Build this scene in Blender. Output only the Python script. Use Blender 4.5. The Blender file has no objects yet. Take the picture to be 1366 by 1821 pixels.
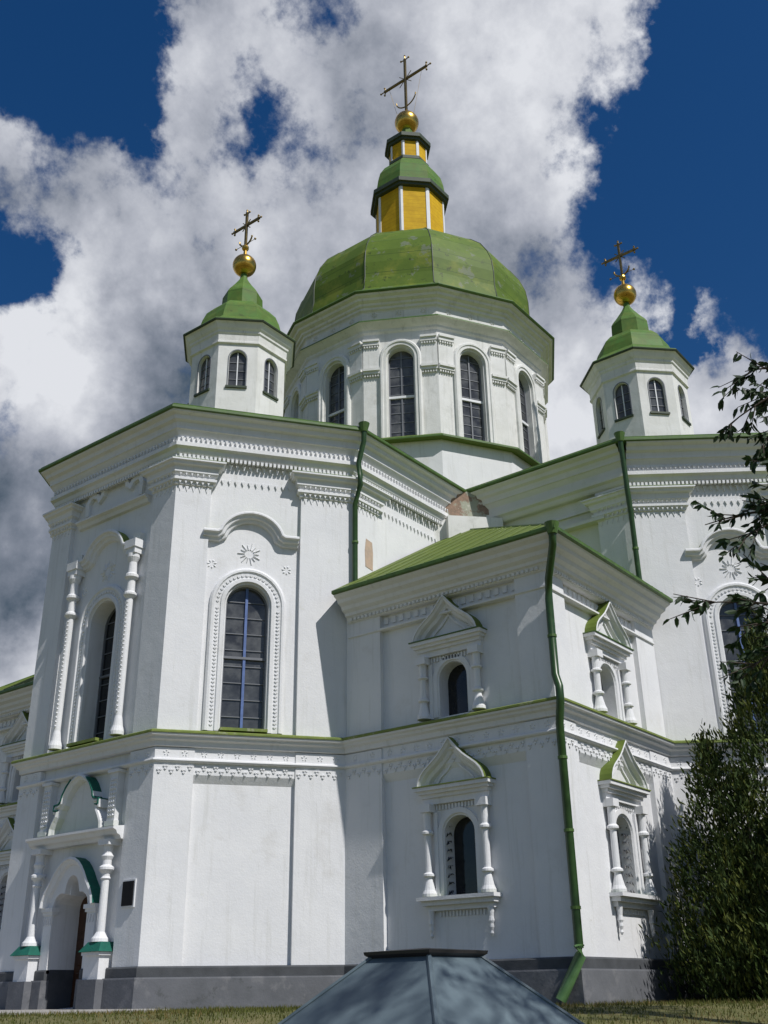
import bpy, math, random
from mathutils import Vector, Matrix, noise as mnoise
random.seed(7)
R = math.radians
S = bpy.context.scene
COL = S.collection
# ------------------------------------------------------------------ camera
CAMP = Vector((-34.898, -25.005, 0.295))
FW = Vector((0.71635, 0.55490, 0.42299)); RT = Vector((0.61757, -0.78639, -0.01424)); UPV = Vector((-0.32473, -0.27143, 0.90602))
cd = bpy.data.cameras.new('camera'); cam = bpy.data.objects.new('camera', cd); COL.objects.link(cam)
m = Matrix((RT, UPV, -FW)).transposed().to_4x4(); m.translation = CAMP
cam.matrix_world = m
cd.sensor_fit = 'HORIZONTAL'; cd.sensor_width = 36; cd.lens = 1834.77 / 1366 * 36
cd.clip_end = 6000; cd.clip_start = .1
S.camera = cam
# ------------------------------------------------------------------ light
SUN_EL = 50; SUN_DIR = Vector((-math.sin(R(8)) * math.cos(R(SUN_EL)), -math.cos(R(8)) * math.cos(R(SUN_EL)), math.sin(R(SUN_EL))))
sd = bpy.data.lights.new('sun', 'SUN'); sd.energy = 4.6; sd.angle = R(.53); sd.color = (1, .972, .935)
so = bpy.data.objects.new('sun', sd); COL.objects.link(so)
so.rotation_euler = (-SUN_DIR).to_track_quat('-Z', 'Y').to_euler()
S.view_settings.view_transform = 'Standard'; S.view_settings.look = 'None'; S.view_settings.exposure = -.16; S.view_settings.gamma = 1
S.view_settings.use_curve_mapping = False
# ------------------------------------------------------------------ sky with clouds (fixed world directions)
W = bpy.data.worlds.new('World'); S.world = W; W.use_nodes = True
nt = W.node_tree; N = nt.nodes; LK = nt.links
for n in list(N): N.remove(n)
def nd(tree, typ, **kw):
    n = tree.nodes.new(typ)
    for k, v in kw.items():
        if k[0] == 'i' and k[1:].isdigit(): n.inputs[int(k[1:])].default_value = v
        else: setattr(n, k, v)
    return n
def math_(tree, op, a, b=None, c=None, clamp=False):
    n = tree.nodes.new('ShaderNodeMath'); n.operation = op; n.use_clamp = clamp
    for i, v in enumerate((a, b, c)):
        if v is None: continue
        if isinstance(v, (int, float)): n.inputs[i].default_value = v
        else: tree.links.new(v, n.inputs[i])
    return n.outputs[0]
BG = .07
sky = nd(nt, 'ShaderNodeTexSky', sky_type='NISHITA', sun_disc=False, sun_elevation=R(SUN_EL), sun_rotation=math.atan2(SUN_DIR.x, SUN_DIR.y), altitude=100, dust_density=.3, ozone_density=3.0)
hs = nd(nt, 'ShaderNodeHueSaturation'); hs.inputs['Hue'].default_value = .507; hs.inputs['Saturation'].default_value = 1.34; hs.inputs['Value'].default_value = 1.08
LK.new(sky.outputs[0], hs.inputs['Color'])
tc = nd(nt, 'ShaderNodeTexCoord'); DIR = tc.outputs['Generated']
wn = nd(nt, 'ShaderNodeTexNoise'); LK.new(DIR, wn.inputs['Vector']); wn.inputs['Scale'].default_value = 13; wn.inputs['Detail'].default_value = 6; wn.inputs['Roughness'].default_value = .6
wsub = nd(nt, 'ShaderNodeVectorMath', operation='SUBTRACT'); LK.new(wn.outputs['Color'], wsub.inputs[0]); wsub.inputs[1].default_value = (.5, .5, .5)
wmul = nd(nt, 'ShaderNodeVectorMath', operation='SCALE'); LK.new(wsub.outputs[0], wmul.inputs[0]); wmul.inputs['Scale'].default_value = .11
wadd = nd(nt, 'ShaderNodeVectorMath', operation='ADD'); LK.new(DIR, wadd.inputs[0]); LK.new(wmul.outputs[0], wadd.inputs[1])
wnor = nd(nt, 'ShaderNodeVectorMath', operation='NORMALIZE'); LK.new(wadd.outputs[0], wnor.inputs[0]); DIRW = wnor.outputs[0]
def blob(d, rad, sharp=1.0):
    v = Vector(d).normalized()
    n = nd(nt, 'ShaderNodeVectorMath', operation='DOT_PRODUCT'); LK.new(DIRW, n.inputs[0]); n.inputs[1].default_value = v
    mr = nd(nt, 'ShaderNodeMapRange', interpolation_type='SMOOTHSTEP'); LK.new(n.outputs['Value'], mr.inputs[0])
    mr.inputs[1].default_value = math.cos(rad * 1.75); mr.inputs[2].default_value = 1.0
    return mr.outputs[0]
def sum_blobs(lst, base):
    acc = base
    for d, rad, s in lst: acc = math_(nt, 'MULTIPLY_ADD', blob(d, rad), s, acc)
    return acc
def sky_noise(scale, detail, rough, dist=0., off=(0, 0, 0)):
    mp = nd(nt, 'ShaderNodeMapping'); mp.inputs['Location'].default_value = off; LK.new(DIR, mp.inputs[0])
    n = nd(nt, 'ShaderNodeTexNoise'); LK.new(mp.outputs[0], n.inputs['Vector'])
    n.inputs['Scale'].default_value = scale; n.inputs['Detail'].default_value = detail; n.inputs['Roughness'].default_value = rough; n.inputs['Distortion'].default_value = dist
    return n.outputs[0]
n1 = math_(nt, 'ADD', math_(nt, 'MULTIPLY', sky_noise(8, 13, .62, .1, (3.1, 1.7, .4)), .68), math_(nt, 'MULTIPLY', sky_noise(26, 9, .62, .0, (1.1, .7, 2.4)), .32))
holes = [((.3, .594, .746), .080, -.66), ((.374, .567, .734), .045, -.40), ((.465, .514, .721), .036, -.27), ((.507, .491, .709), .028, -.25), ((.425, .54, .727), .03, .16), ((.80, .227, .553), .024, .70), ((.826, .25, .505), .026, .55), ((.775, .215, .594), .014, .35),
         ((.46, .433, .775), .024, -.26), ((.582, .325, .745), .022, -.28), ((.372, .707, .602), .034, -.5), ((.747, .16, .645), .118, -.85),
         ((.681, .123, .722), .055, -.4), ((.738, .23, .634), .034, -.3), ((.811, .262, .523), .036, -.45), ((.789, .191, .583), .045, -.45)]
dens = math_(nt, 'MULTIPLY_ADD', math_(nt, 'SUBTRACT', n1, .5), 2.5, sum_blobs(holes + [(tuple(FW), .62, .46)], .0))
mask = nd(nt, 'ShaderNodeMapRange', interpolation_type='SMOOTHSTEP'); LK.new(dens, mask.inputs[0]); mask.inputs[1].default_value = -.04; mask.inputs[2].default_value = .34
nlow = sky_noise(5.5, 7, .55, .2, (.6, 4.2, 1.3))
shade = sum_blobs([((.474, .792, .385), .085, -.34), ((.506, .677, .535), .05, -.22), ((.45, .74, .50), .05, .18), ((.40, .70, .585), .05, .2), ((.53, .81, .25), .05, .3), ((.66, .25, .70), .1, .15), ((.47, .60, .64), .06, .10)], .60)
cl = math_(nt, 'MULTIPLY_ADD', math_(nt, 'SUBTRACT', nlow, .5), 1.5, shade)
cl = math_(nt, 'MULTIPLY_ADD', math_(nt, 'SUBTRACT', n1, .5), 1.1, cl)
cr = nd(nt, 'ShaderNodeValToRGB'); LK.new(cl, cr.inputs[0])
def ramp(cr, pts):
    e = cr.color_ramp.elements
    while len(e) > 1: e.remove(e[0])
    e[0].position = pts[0][0]; e[0].color = (*pts[0][1], 1)
    for p, c in pts[1:]:
        x = e.new(p); x.color = (*c, 1)
ramp(cr, [(0.05, (.08, .115, .16)), (.3, (.25, .28, .345)), (.55, (.50, .525, .595)), (.85, (.83, .85, .90))])
vs = nd(nt, 'ShaderNodeVectorMath', operation='SCALE'); LK.new(cr.outputs[0], vs.inputs[0]); vs.inputs['Scale'].default_value = 1 / BG
mx = nd(nt, 'ShaderNodeMix', data_type='RGBA'); LK.new(mask.outputs[0], mx.inputs[0]); LK.new(hs.outputs[0], mx.inputs[6]); LK.new(vs.outputs[0], mx.inputs[7])
bg = nd(nt, 'ShaderNodeBackground'); LK.new(mx.outputs[2], bg.inputs[0]); bg.inputs[1].default_value = BG
wo = nd(nt, 'ShaderNodeOutputWorld'); LK.new(bg.outputs[0], wo.inputs[0])
# ------------------------------------------------------------------ materials
def mat(name, c, rough=.8, metal=0., var=.12, scale=3., c2=None, bump=.0, bscale=40., spec=.5, blot=None, mscale=1.2, lines=None, coat=0, streak=None):
    """principled material: colour c mottled towards c2; blot=(colour, scale, threshold, width) lays wear patches over it"""
    M = bpy.data.materials.new(name); M.use_nodes = True; t = M.node_tree
    b = t.nodes['Principled BSDF']; b.inputs['Roughness'].default_value = rough; b.inputs['Metallic'].default_value = metal
    b.inputs['Specular IOR Level'].default_value = spec
    tcn = t.nodes.new('ShaderNodeTexCoord'); O = tcn.outputs['Object']
    def noi(sc, det=6, ro=.6):
        n = t.nodes.new('ShaderNodeTexNoise'); t.links.new(O, n.inputs['Vector']); n.inputs['Scale'].default_value = sc; n.inputs['Detail'].default_value = det; n.inputs['Roughness'].default_value = ro; return n.outputs[0]
    c2 = c2 or tuple(x * (1 - var) for x in c)
    r = t.nodes.new('ShaderNodeValToRGB'); ramp(r, [(.35, c2), (.65, c)]); t.links.new(noi(scale), r.inputs[0])
    out = r.outputs[0]
    def over(fac, col, o):
        x = t.nodes.new('ShaderNodeMix'); x.data_type = 'RGBA'; t.links.new(fac, x.inputs[0]); t.links.new(o, x.inputs[6]); x.inputs[7].default_value = (*col, 1); return x.outputs[2]
    for bl in (blot or []):
        col, sc, th, w = bl[:4]
        mr = t.nodes.new('ShaderNodeMapRange'); t.links.new(noi(sc, 8, .65), mr.inputs[0]); mr.inputs[1].default_value = th; mr.inputs[2].default_value = th + w
        f = mr.outputs[0]
        if len(bl) > 4: f = math_(t, 'MULTIPLY', f, bl[4])
        out = over(f, col, out)
    if streak:   # rain streaks running down
        mp = t.nodes.new('ShaderNodeMapping'); mp.inputs['Scale'].default_value = (3.2, 3.2, .22); t.links.new(O, mp.inputs[0])
        n = t.nodes.new('ShaderNodeTexNoise'); t.links.new(mp.outputs[0], n.inputs['Vector']); n.inputs['Scale'].default_value = 1.6; n.inputs['Detail'].default_value = 7; n.inputs['Roughness'].default_value = .7
        mr = t.nodes.new('ShaderNodeMapRange'); t.links.new(n.outputs[0], mr.inputs[0]); mr.inputs[1].default_value = .54; mr.inputs[2].default_value = .74
        out = over(math_(t, 'MULTIPLY', mr.outputs[0], streak[1]), streak[0], out)
    if lines:   # horizontal seams every `lines[0]` metres
        sp, wd, col = lines
        sx = t.nodes.new('ShaderNodeSeparateXYZ'); t.links.new(O, sx.inputs[0])
        fr = math_(t, 'FRACT', math_(t, 'DIVIDE', sx.outputs[2], sp)); f = math_(t, 'LESS_THAN', fr, wd / sp)
        out = over(f, col, out)
    t.links.new(out, b.inputs['Base Color'])
    if bump:
        bn = t.nodes.new('ShaderNodeBump'); bn.inputs['Strength'].default_value = bump; bn.inputs['Distance'].default_value = .02
        t.links.new(math_(t, 'ADD', noi(bscale, 4), math_(t, 'MULTIPLY', noi(bscale * .12, 3), 2.)), bn.inputs['Height']); t.links.new(bn.outputs[0], b.inputs['Normal'])
    if coat: b.inputs['Coat Weight'].default_value = coat
    return M
PL = mat('white_plaster', (.74, .742, .75), .9, c2=(.69, .695, .71), scale=.7, bump=.25, bscale=22, spec=.2, streak=((.50, .50, .47), .5), blot=[((.58, .57, .55), .9, .58, .14, .5), ((.62, .62, .56), 3.5, .66, .08, .5), ((.48, .45, .40), 2.1, .715, .03, .5)])
PLD = mat('weathered_plaster', (.74, .74, .72), .9, c2=(.66, .66, .63), scale=1.2, bump=.3, bscale=22, spec=.2, streak=((.40, .40, .36), .6), blot=[((.30, .27, .22), 2.3, .70, .03, .6), ((.40, .40, .36), 1.6, .56, .2, .55), ((.50, .40, .30), 2.6, .70, .05, .6)])
PLM = mat('mossy_plaster', (.68, .68, .65), .95, c2=(.60, .62, .55), scale=.5, bump=.3, bscale=22, spec=.2, blot=[((.42, .47, .28), .7, .56, .2, .55), ((.45, .36, .26), 1.9, .70, .05, .6)])
BRK = mat('exposed_brick', (.33, .22, .16), .95, c2=(.20, .15, .11), scale=6, bump=.6, bscale=14, blot=[((.36, .37, .29), 1.6, .50, .05), ((.6, .57, .5), 2.5, .58, .08)])
PATCH = mat('bare_render_patch', (.52, .38, .28), .95, c2=(.42, .33, .26), scale=6, bump=.3)
PLI = mat('grey_plinth_stone', (.135, .14, .155), .9, c2=(.105, .11, .122), scale=1.5, bump=.3, bscale=16, blot=[((.19, .19, .20), 1.3, .54, .08, .6), ((.08, .085, .09), 2.2, .60, .06, .8)])
PLI2 = mat('plinth_band_painted_shade', (.075, .08, .088), .85, c2=(.05, .054, .06), scale=2, bump=.2)  # dark tone paints in the moulding's shading on the plinth's upper band
GRN = mat('green_roof_paint', (.128, .175, .032), .6, spec=.25, c2=(.10, .145, .026), scale=1.1, bump=.08, bscale=5, blot=[((.19, .24, .05), 2.0, .58, .1, .6), ((.06, .08, .03), 3.2, .63, .06, .6)])
GRNF = mat('green_edge_flashing', (.075, .15, .022), .5, c2=(.05, .10, .018), scale=3, bump=.05)
GRND = mat('dome_green_sheet', (.108, .170, .018), .6, spec=.22, c2=(.078, .130, .014), scale=.8, bump=.1, bscale=4, lines=(1.02, .03, (.05, .09, .012)), blot=[((.19, .22, .030), .9, .52, .12, .7), ((.17, .19, .15), 1.25, .585, .03, .65), ((.035, .055, .012), 2.4, .60, .06, .8)])
GRNC = mat('cupola_green_sheet', (.088, .142, .028), .6, spec=.22, c2=(.08, .18, .035), scale=2, lines=(.62, .025, (.05, .1, .02)), blot=[((.15, .21, .04), 1.5, .5, .15, .6), ((.04, .07, .02), 3.5, .62, .05, .6)])
GRNE = mat('dark_green_eave', (.045, .065, .035), .6, c2=(.03, .045, .025), scale=4)
MOSS = mat('mossy_ledge_sheet', (.20, .245, .05), .8, c2=(.13, .18, .04), scale=2.5, bump=.2, blot=[((.32, .33, .22), 3, .58, .08, .8)])
TEAL = mat('teal_paint', (.012, .13, .09), .55, c2=(.01, .09, .065), scale=3, spec=.25)
PIPE = mat('downpipe_green', (.028, .072, .016), .35, c2=(.018, .05, .010), scale=4, blot=[((.06, .12, .035), 4, .6, .1, .6)])
PIPEL = mat('downpipe_pale_green', (.10, .20, .075), .4, c2=(.07, .15, .05), scale=5, blot=[((.05, .06, .03), 6, .64, .03)])
GOLD = mat('gilding', (.72, .46, .10), .27, 1., c2=(.50, .30, .06), scale=4, lines=(.16, .008, (.25, .15, .03)), bump=.1, bscale=6, blot=[((.30, .19, .05), 5, .62, .05, .7)])
GOLDD = mat('tarnished_gilding', (.30, .215, .08), .45, .9, c2=(.18, .13, .05), scale=9)
YEL = mat('yellow_boards', (.64, .40, .016), .7, spec=.15, c2=(.52, .31, .012), scale=2.5, lines=(.24, .012, (.36, .18, .008)))
WHT = mat('white_paint', (.75, .76, .78), .6, var=.08)
GLS = mat('dark_glass', (.010, .011, .013), .06, c2=(.022, .024, .027), scale=1.1, spec=.5)
GLG = mat('dusty_glass', (.085, .09, .095), .12, c2=(.03, .032, .037), scale=1.6, spec=.5, blot=[((.17, .17, .165), .8, .48, .25, .7)])
BLK = mat('dark_opening', (.012, .012, .013), .6)
BLU = mat('blue_frame_paint', (.10, .165, .38), .6, c2=(.07, .12, .28), scale=6)
BAR = mat('grey_glazing_bar', (.16, .17, .19), .6)
DOOR = mat('brown_door_wood', (.065, .028, .012), .45, c2=(.04, .016, .008), scale=5)
IRON = mat('black_iron', (.012, .012, .013), .5)
PLQ = mat('black_granite_plaque', (.012, .012, .013), .6, spec=.15)
KIO = mat('blue_grey_sheet_metal', (.125, .165, .185), .5, c2=(.085, .115, .135), scale=2.2, spec=.25, bump=.05, bscale=4, blot=[((.16, .21, .23), 3, .56, .12, .6)])
KCAP = mat('dark_ridge_cap', (.025, .022, .024), .5)
WOOD = mat('weathered_wood', (.12, .075, .045), .8, c2=(.07, .045, .03), scale=6)
# ------------------------------------------------------------------ mesh helpers
class MB:
    def __init__(s): s.v = []; s.f = []; s.m = []; s.mats = []
    def mi(s, M):
        if M not in s.mats: s.mats.append(M)
        return s.mats.index(M)
    def face(s, pts, M):
        k = len(s.v); s.v += [tuple(p) for p in pts]; s.f.append(tuple(range(k, k + len(pts)))); s.m.append(s.mi(M))
    def grid(s, rows, M, closed=False):
        """rows: list of equal-length point rows, quads between neighbours, shared vertices"""
        k = len(s.v); n = len(rows[0])
        for r in rows: s.v += [tuple(p) for p in r]
        i_ = s.mi(M)
        for a in range(len(rows) - 1):
            for b in range(n if closed else n - 1):
                c = (b + 1) % n
                s.f.append((k + a * n + b, k + a * n + c, k + (a + 1) * n + c, k + (a + 1) * n + b)); s.m.append(i_)
    def build(s, name, parent=None, smooth=False, loc=None):
        me = bpy.data.meshes.new(name); me.from_pydata(s.v, [], s.f)
        for M in s.mats: me.materials.append(M)
        me.polygons.foreach_set('material_index', s.m)
        if smooth: me.polygons.foreach_set('use_smooth', [True] * len(s.f))
        me.update()
        o = bpy.data.objects.new(name, me); COL.objects.link(o)
        if parent: o.parent = parent
        return o
class Fr:
    """wall frame: u along the wall, o outwards, z up"""
    def __init__(s, a, b):
        s.a = Vector((a[0], a[1], 0)); d = Vector((b[0] - a[0], b[1] - a[1], 0)); s.len = d.length; s.t = d.normalized(); s.n = Vector((s.t.y, -s.t.x, 0))
    def P(s, u, o, z): p = s.a + s.t * u + s.n * o; return (p.x, p.y, z)
def box(mb, F, u0, u1, o0, o1, z0, z1, M, inset=0, top=None):
    q = [F.P(u0, o0, z0), F.P(u1, o0, z0), F.P(u1 - inset, o1, z0 + inset), F.P(u0 + inset, o1, z0 + inset), F.P(u0, o0, z1), F.P(u1, o0, z1), F.P(u1 - inset, o1, z1 - inset), F.P(u0 + inset, o1, z1 - inset)]
    for f in ((3, 2, 6, 7), (0, 3, 7, 4), (2, 1, 5, 6), (0, 1, 2, 3), (1, 0, 4, 5)): mb.face([q[i] for i in f], M)
    mb.face([q[i] for i in (7, 6, 5, 4)], top or M)
def prism(mb, F, pts, o0, o1, M):
    """closed outline pts (u,z), counter-clockwise seen from outside, extruded o0..o1"""
    mb.face([F.P(u, o1, z) for u, z in pts], M)
    n = len(pts)
    for i in range(n):
        a, b = pts[i], pts[(i + 1) % n]
        mb.face([F.P(a[0], o0, a[1]), F.P(b[0], o0, b[1]), F.P(b[0], o1, b[1]), F.P(a[0], o1, a[1])], M)
def ribbon(mb, F, curve, prof, M, topM=None, closed=False):
    """moulding along a curve in the wall plane; prof = [(n, o)] n = distance to the left of travel"""
    n = len(curve); rows = []
    for i in range(n):
        if closed: a, b = curve[i - 1], curve[(i + 1) % n]
        else: a, b = curve[max(i - 1, 0)], curve[min(i + 1, n - 1)]
        def un(p, q):
            d = (q[0] - p[0], q[1] - p[1]); l = math.hypot(*d) or 1; return (-d[1] / l, d[0] / l)
        n1 = un(a, curve[i]) if a != curve[i] else un(curve[i], b)
        n2 = un(curve[i], b) if b != curve[i] else n1
        mx_, my_ = n1[0] + n2[0], n1[1] + n2[1]; l2 = mx_ * mx_ + my_ * my_
        k = 2 / max(l2, .6)
        nn = (mx_ * k / 1, my_ * k / 1)
        rows.append([F.P(curve[i][0] + nn[0] * p[0], p[1], curve[i][1] + nn[1] * p[0]) for p in prof])
    if closed: rows.append(rows[0])
    for j in range(len(prof) - 1):
        mb.grid([[r[j], r[j + 1]] for r in rows], topM if (topM and j == 0) else M)
    if not closed: mb.face(rows[0], M); mb.face(rows[-1][::-1], M)
def arc(uc, zc, r, a0, a1, n=16, rz=None):
    return [(uc + r * math.cos(R(a0 + (a1 - a0) * i / n)), zc + (rz or r) * math.sin(R(a0 + (a1 - a0) * i / n))) for i in range(n + 1)]
def offs(poly, o, closed=False):
    n = len(poly); out = []
    def nr(a, b):
        d = (b[0] - a[0], b[1] - a[1]); l = math.hypot(*d); return (d[1] / l, -d[0] / l)
    for i in range(n):
        if closed or 0 < i < n - 1:
            n1 = nr(poly[i - 1], poly[i]); n2 = nr(poly[i], poly[(i + 1) % n])
            k = 1 / max(1 + n1[0] * n2[0] + n1[1] * n2[1], .15)
            out.append((poly[i][0] + (n1[0] + n2[0]) * k * o, poly[i][1] + (n1[1] + n2[1]) * k * o))
        else:
            n1 = nr(poly[0], poly[1]) if i == 0 else nr(poly[-2], poly[-1])
            out.append((poly[i][0] + n1[0] * o, poly[i][1] + n1[1] * o))
    return out
def sweep(mb, poly, prof, M, closed=False, mats=None, caps=True):
    rows = []
    for p in prof: rows.append([(q[0], q[1], p[1]) for q in offs(poly, p[0], closed)])
    for j in range(len(prof) - 1): mb.grid([rows[j + 1], rows[j]], (mats or {}).get(j, M), closed)
    if caps and not closed:
        mb.face([r[0] for r in rows], M); mb.face([r[-1] for r in rows][::-1], M)
def dentils(mb, F, u0, u1, o0, o1, z0, z1, pitch, wid, M, point=False):
    n = max(1, int((u1 - u0) / pitch)); p = (u1 - u0) / n
    for i in range(n):
        c = u0 + p * (i + .5)
        if point: prism(mb, F, [(c - wid / 2, z1), (c, z0), (c + wid / 2, z1)], o0, o1, M)
        else: box(mb, F, c - wid / 2, c + wid / 2, o0, o1, z0, z1, M)
def lathe(mb, F, u, o, prof, M, n=16, squash=1):
    """prof [(r, z)]"""
    rows = []
    for r, z in prof:
        rows.append([F.P(u + r * math.cos(2 * math.pi * i / n), o + r * math.sin(2 * math.pi * i / n) * squash, z) for i in range(n)])
    mb.grid(rows, M, True)
    mb.face(rows[0][::-1], M); mb.face(rows[-1], M)
def ngon_lathe(mb, c, prof, n, rot, M, mats=None):
    """polygonal solid of revolution; prof [(apothem, z)]"""
    k = 1 / math.cos(math.pi / n); rows = []
    for r, z in prof: rows.append([(c[0] + r * k * math.cos(rot + 2 * math.pi * i / n), c[1] + r * k * math.sin(rot + 2 * math.pi * i / n), z) for i in range(n)])
    for j in range(len(rows) - 1):
        for i in range(n):
            a = (i + 1) % n
            mb.face([rows[j][i], rows[j][a], rows[j + 1][a], rows[j + 1][i]], (mats or {}).get(j, M))
    return rows
def tube(mb, pts, r, M, n=10, r1=None):
    pts = [Vector(p) for p in pts]; rows = []; up = Vector((0, 0, 1))
    for i, p in enumerate(pts):
        t = (pts[min(i + 1, len(pts) - 1)] - pts[max(i - 1, 0)]).normalized()
        a = t.cross(up if abs(t.z) < .95 else Vector((1, 0, 0))).normalized(); b = t.cross(a)
        rr = r if r1 is None else r + (r1 - r) * i / (len(pts) - 1)
        rows.append([p + (a * math.cos(2 * math.pi * k / n) + b * math.sin(2 * math.pi * k / n)) * rr for k in range(n)])
    mb.grid(rows, M, True); mb.face(rows[0], M); mb.face(rows[-1][::-1], M)
def sphere(mb, c, r, M, n=24, k=14, sq=1.):
    rows = []
    for i in range(k + 1):
        a = -math.pi / 2 + math.pi * i / k
        rows.append([(c[0] + r * math.cos(a) * math.cos(2 * math.pi * j / n), c[1] + r * math.cos(a) * math.sin(2 * math.pi * j / n), c[2] + r * sq * math.sin(a)) for j in range(n)])
    mb.grid(rows, M, True)
def empty(name, loc, label, cat, group=None):
    o = bpy.data.objects.new(name, None); COL.objects.link(o); o.location = loc; o['label'] = label; o['category'] = cat; o.empty_display_size = .5
    if group: o['group'] = group
    return o
# walls with openings ------------------------------------------------------------
def arch_top(uc, w, zsp, rise=None, n=14): return arc(uc, zsp, w / 2, 180, 0, n, rise or w / 2)
def wall(mb, F, ua, ub, za, zb, o, ops, M, depth=.45, Mr=None):
    """ops: list of dict(top=[(u,z)...] left to right, zs=sill)"""
    cur = ua
    for op in sorted(ops, key=lambda q: q['top'][0][0]):
        tp = op['top']; ul, ur = tp[0][0], tp[-1][0]; zs = op['zs']; d = op.get('d', depth)
        mb.face([F.P(cur, o, za), F.P(ul, o, za), F.P(ul, o, zb), F.P(cur, o, zb)], M)
        if zs > za + .001: mb.face([F.P(ul, o, za), F.P(ur, o, za), F.P(ur, o, zs), F.P(ul, o, zs)], M)
        for a, b in zip(tp[:-1], tp[1:]):
            if b[0] - a[0] > 1e-5: mb.face([F.P(a[0], o, a[1]), F.P(b[0], o, b[1]), F.P(b[0], o, zb), F.P(a[0], o, zb)], M)
        ol = [(ul, zs)] + tp + [(ur, zs)]
        for a, b in zip(ol[:-1], ol[1:]):
            mb.face([F.P(a[0], o, a[1]), F.P(b[0], o, b[1]), F.P(b[0], o - d, b[1]), F.P(a[0], o - d, a[1])], Mr or M)
        mb.face([F.P(ul, o, zs), F.P(ur, o, zs), F.P(ur, o - d, zs + .06), F.P(ul, o - d, zs + .06)], Mr or M)
        cur = ur
    mb.face([F.P(cur, o, za), F.P(ub, o, za), F.P(ub, o, zb), F.P(cur, o, zb)], M)
def pane(parent, F, op, o, M, bars, mull, trans, name='window', label=None, mullM=None, transM=None):
    """glass in an opening as a part, its glazing bars as sub-part"""
    mb = MB(); tp = op['top']; zs = op['zs']; ul, ur = tp[0][0], tp[-1][0]; oo = o - op.get('d', .45) + .03
    for a, b in zip(tp[:-1], tp[1:]):
        if b[0] - a[0] > 1e-5: mb.face([F.P(a[0], oo, zs), F.P(b[0], oo, zs), F.P(b[0], oo, b[1]), F.P(a[0], oo, a[1])], M)
    w = mb.build(name, parent)
    if label: w['label'] = label
    if bars is None: return w
    fb = MB(); zt = max(z for u, z in tp); uc = (ul + ur) / 2
    fr = [(ul, zs)] + tp + [(ur, zs)]
    ribbon(fb, F, fr, [(0, oo + .002), (0, oo + .06), (-.05, oo + .06), (-.05, oo + .002)], BAR)
    ev = [zs + (zt - zs) * k / bars for k in range(1, bars)] if bars else []
    def half(z):
        for a, b in zip(tp[:-1], tp[1:]):
            if a[1] <= z <= b[1] and b[1] > a[1]:
                return uc - (a[0] + (b[0] - a[0]) * (z - a[1]) / (b[1] - a[1]))
        return (ur - ul) / 2
    for z in ev:
        h = half(z) - .05
        box(fb, F, uc - h, uc + h, oo + .003, oo + .032, z - .013, z + .013, BAR)
    if mull: box(fb, F, uc - mull / 2, uc + mull / 2, oo + .004, oo + .065, zs + .05, zt - .05, mullM or BAR)
    if trans:
        z = zs + (zt - zs) * trans; h = half(z)
        box(fb, F, uc - h, uc + h, oo + .005, oo + .085, z - .035, z + .035, transM or BAR)
    fb.build('frame', w)
    return w
# ------------------------------------------------------------------ ground
def gh(x, y):
    s = (-(x + y) / math.sqrt(2) - 19.6) / 14
    s = min(max(s, 0), 1); s = s * s * (3 - 2 * s)
    return -1.35 * s + .03 * mnoise.noise(Vector((x * .35, y * .35, 0))) * (1 if s > 0 else .3)
LAWN = mat('dry_lawn_soil', (.125, .115, .035), .95, c2=(.085, .09, .022), scale=1.3, bump=.5, bscale=20, blot=[((.19, .15, .065), .8, .52, .15, .7)])
mb = MB()
xs = [-900, -400, -200, -120, -80] + [-60 + k * .8 for k in range(100)] + [22, 30, 50, 90, 150, 300, 900, 2500]
ys = [-900, -400, -200, -120, -80] + [-60 + k * .8 for k in range(100)] + [22, 30, 50, 90, 150, 300, 900, 2500]
mb.grid([[(x, y, gh(x, y)) for x in xs] for y in ys], LAWN)
g = mb.build('ground', smooth=True); g['kind'] = 'structure'
PAV = mat('pale_paving', (.36, .34, .31), .9, c2=(.28, .27, .25), scale=2, bump=.3, bscale=18)
mb = MB()
pa = [(-16.6, -3.2), (-17.0, -4.6), (-18.6, -5.6), (-22.6, -3.0), (-23.0, 16), (-16.0, 16)]
mb.face([(x, y, .045) for x, y in pa][::-1], PAV)
for a, b in zip(pa, pa[1:] + pa[:1]): mb.face([(a[0], a[1], .045), (b[0], b[1], .045), (b[0], b[1], -.2), (a[0], a[1], -.2)], PAV)
o = mb.build('path'); o['kind'] = 'structure'
mb = MB(); DIRT = mat('bare_brown_soil', (.085, .045, .03), .95, c2=(.05, .03, .02), scale=4, bump=.6, bscale=20)
rows = []
for k in range(14):
    a = 2 * math.pi * k / 14; r_ = 1 + .25 * mnoise.noise(Vector((k * .9, 0, 3)))
    rows.append((-23.6 + 1.0 * r_ * math.cos(a), -1.2 + 1.6 * r_ * math.sin(a)))
mb.face([(x, y, gh(x, y) + .02) for x, y in rows], DIRT)
o = mb.build('soil'); o['kind'] = 'structure'
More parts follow.
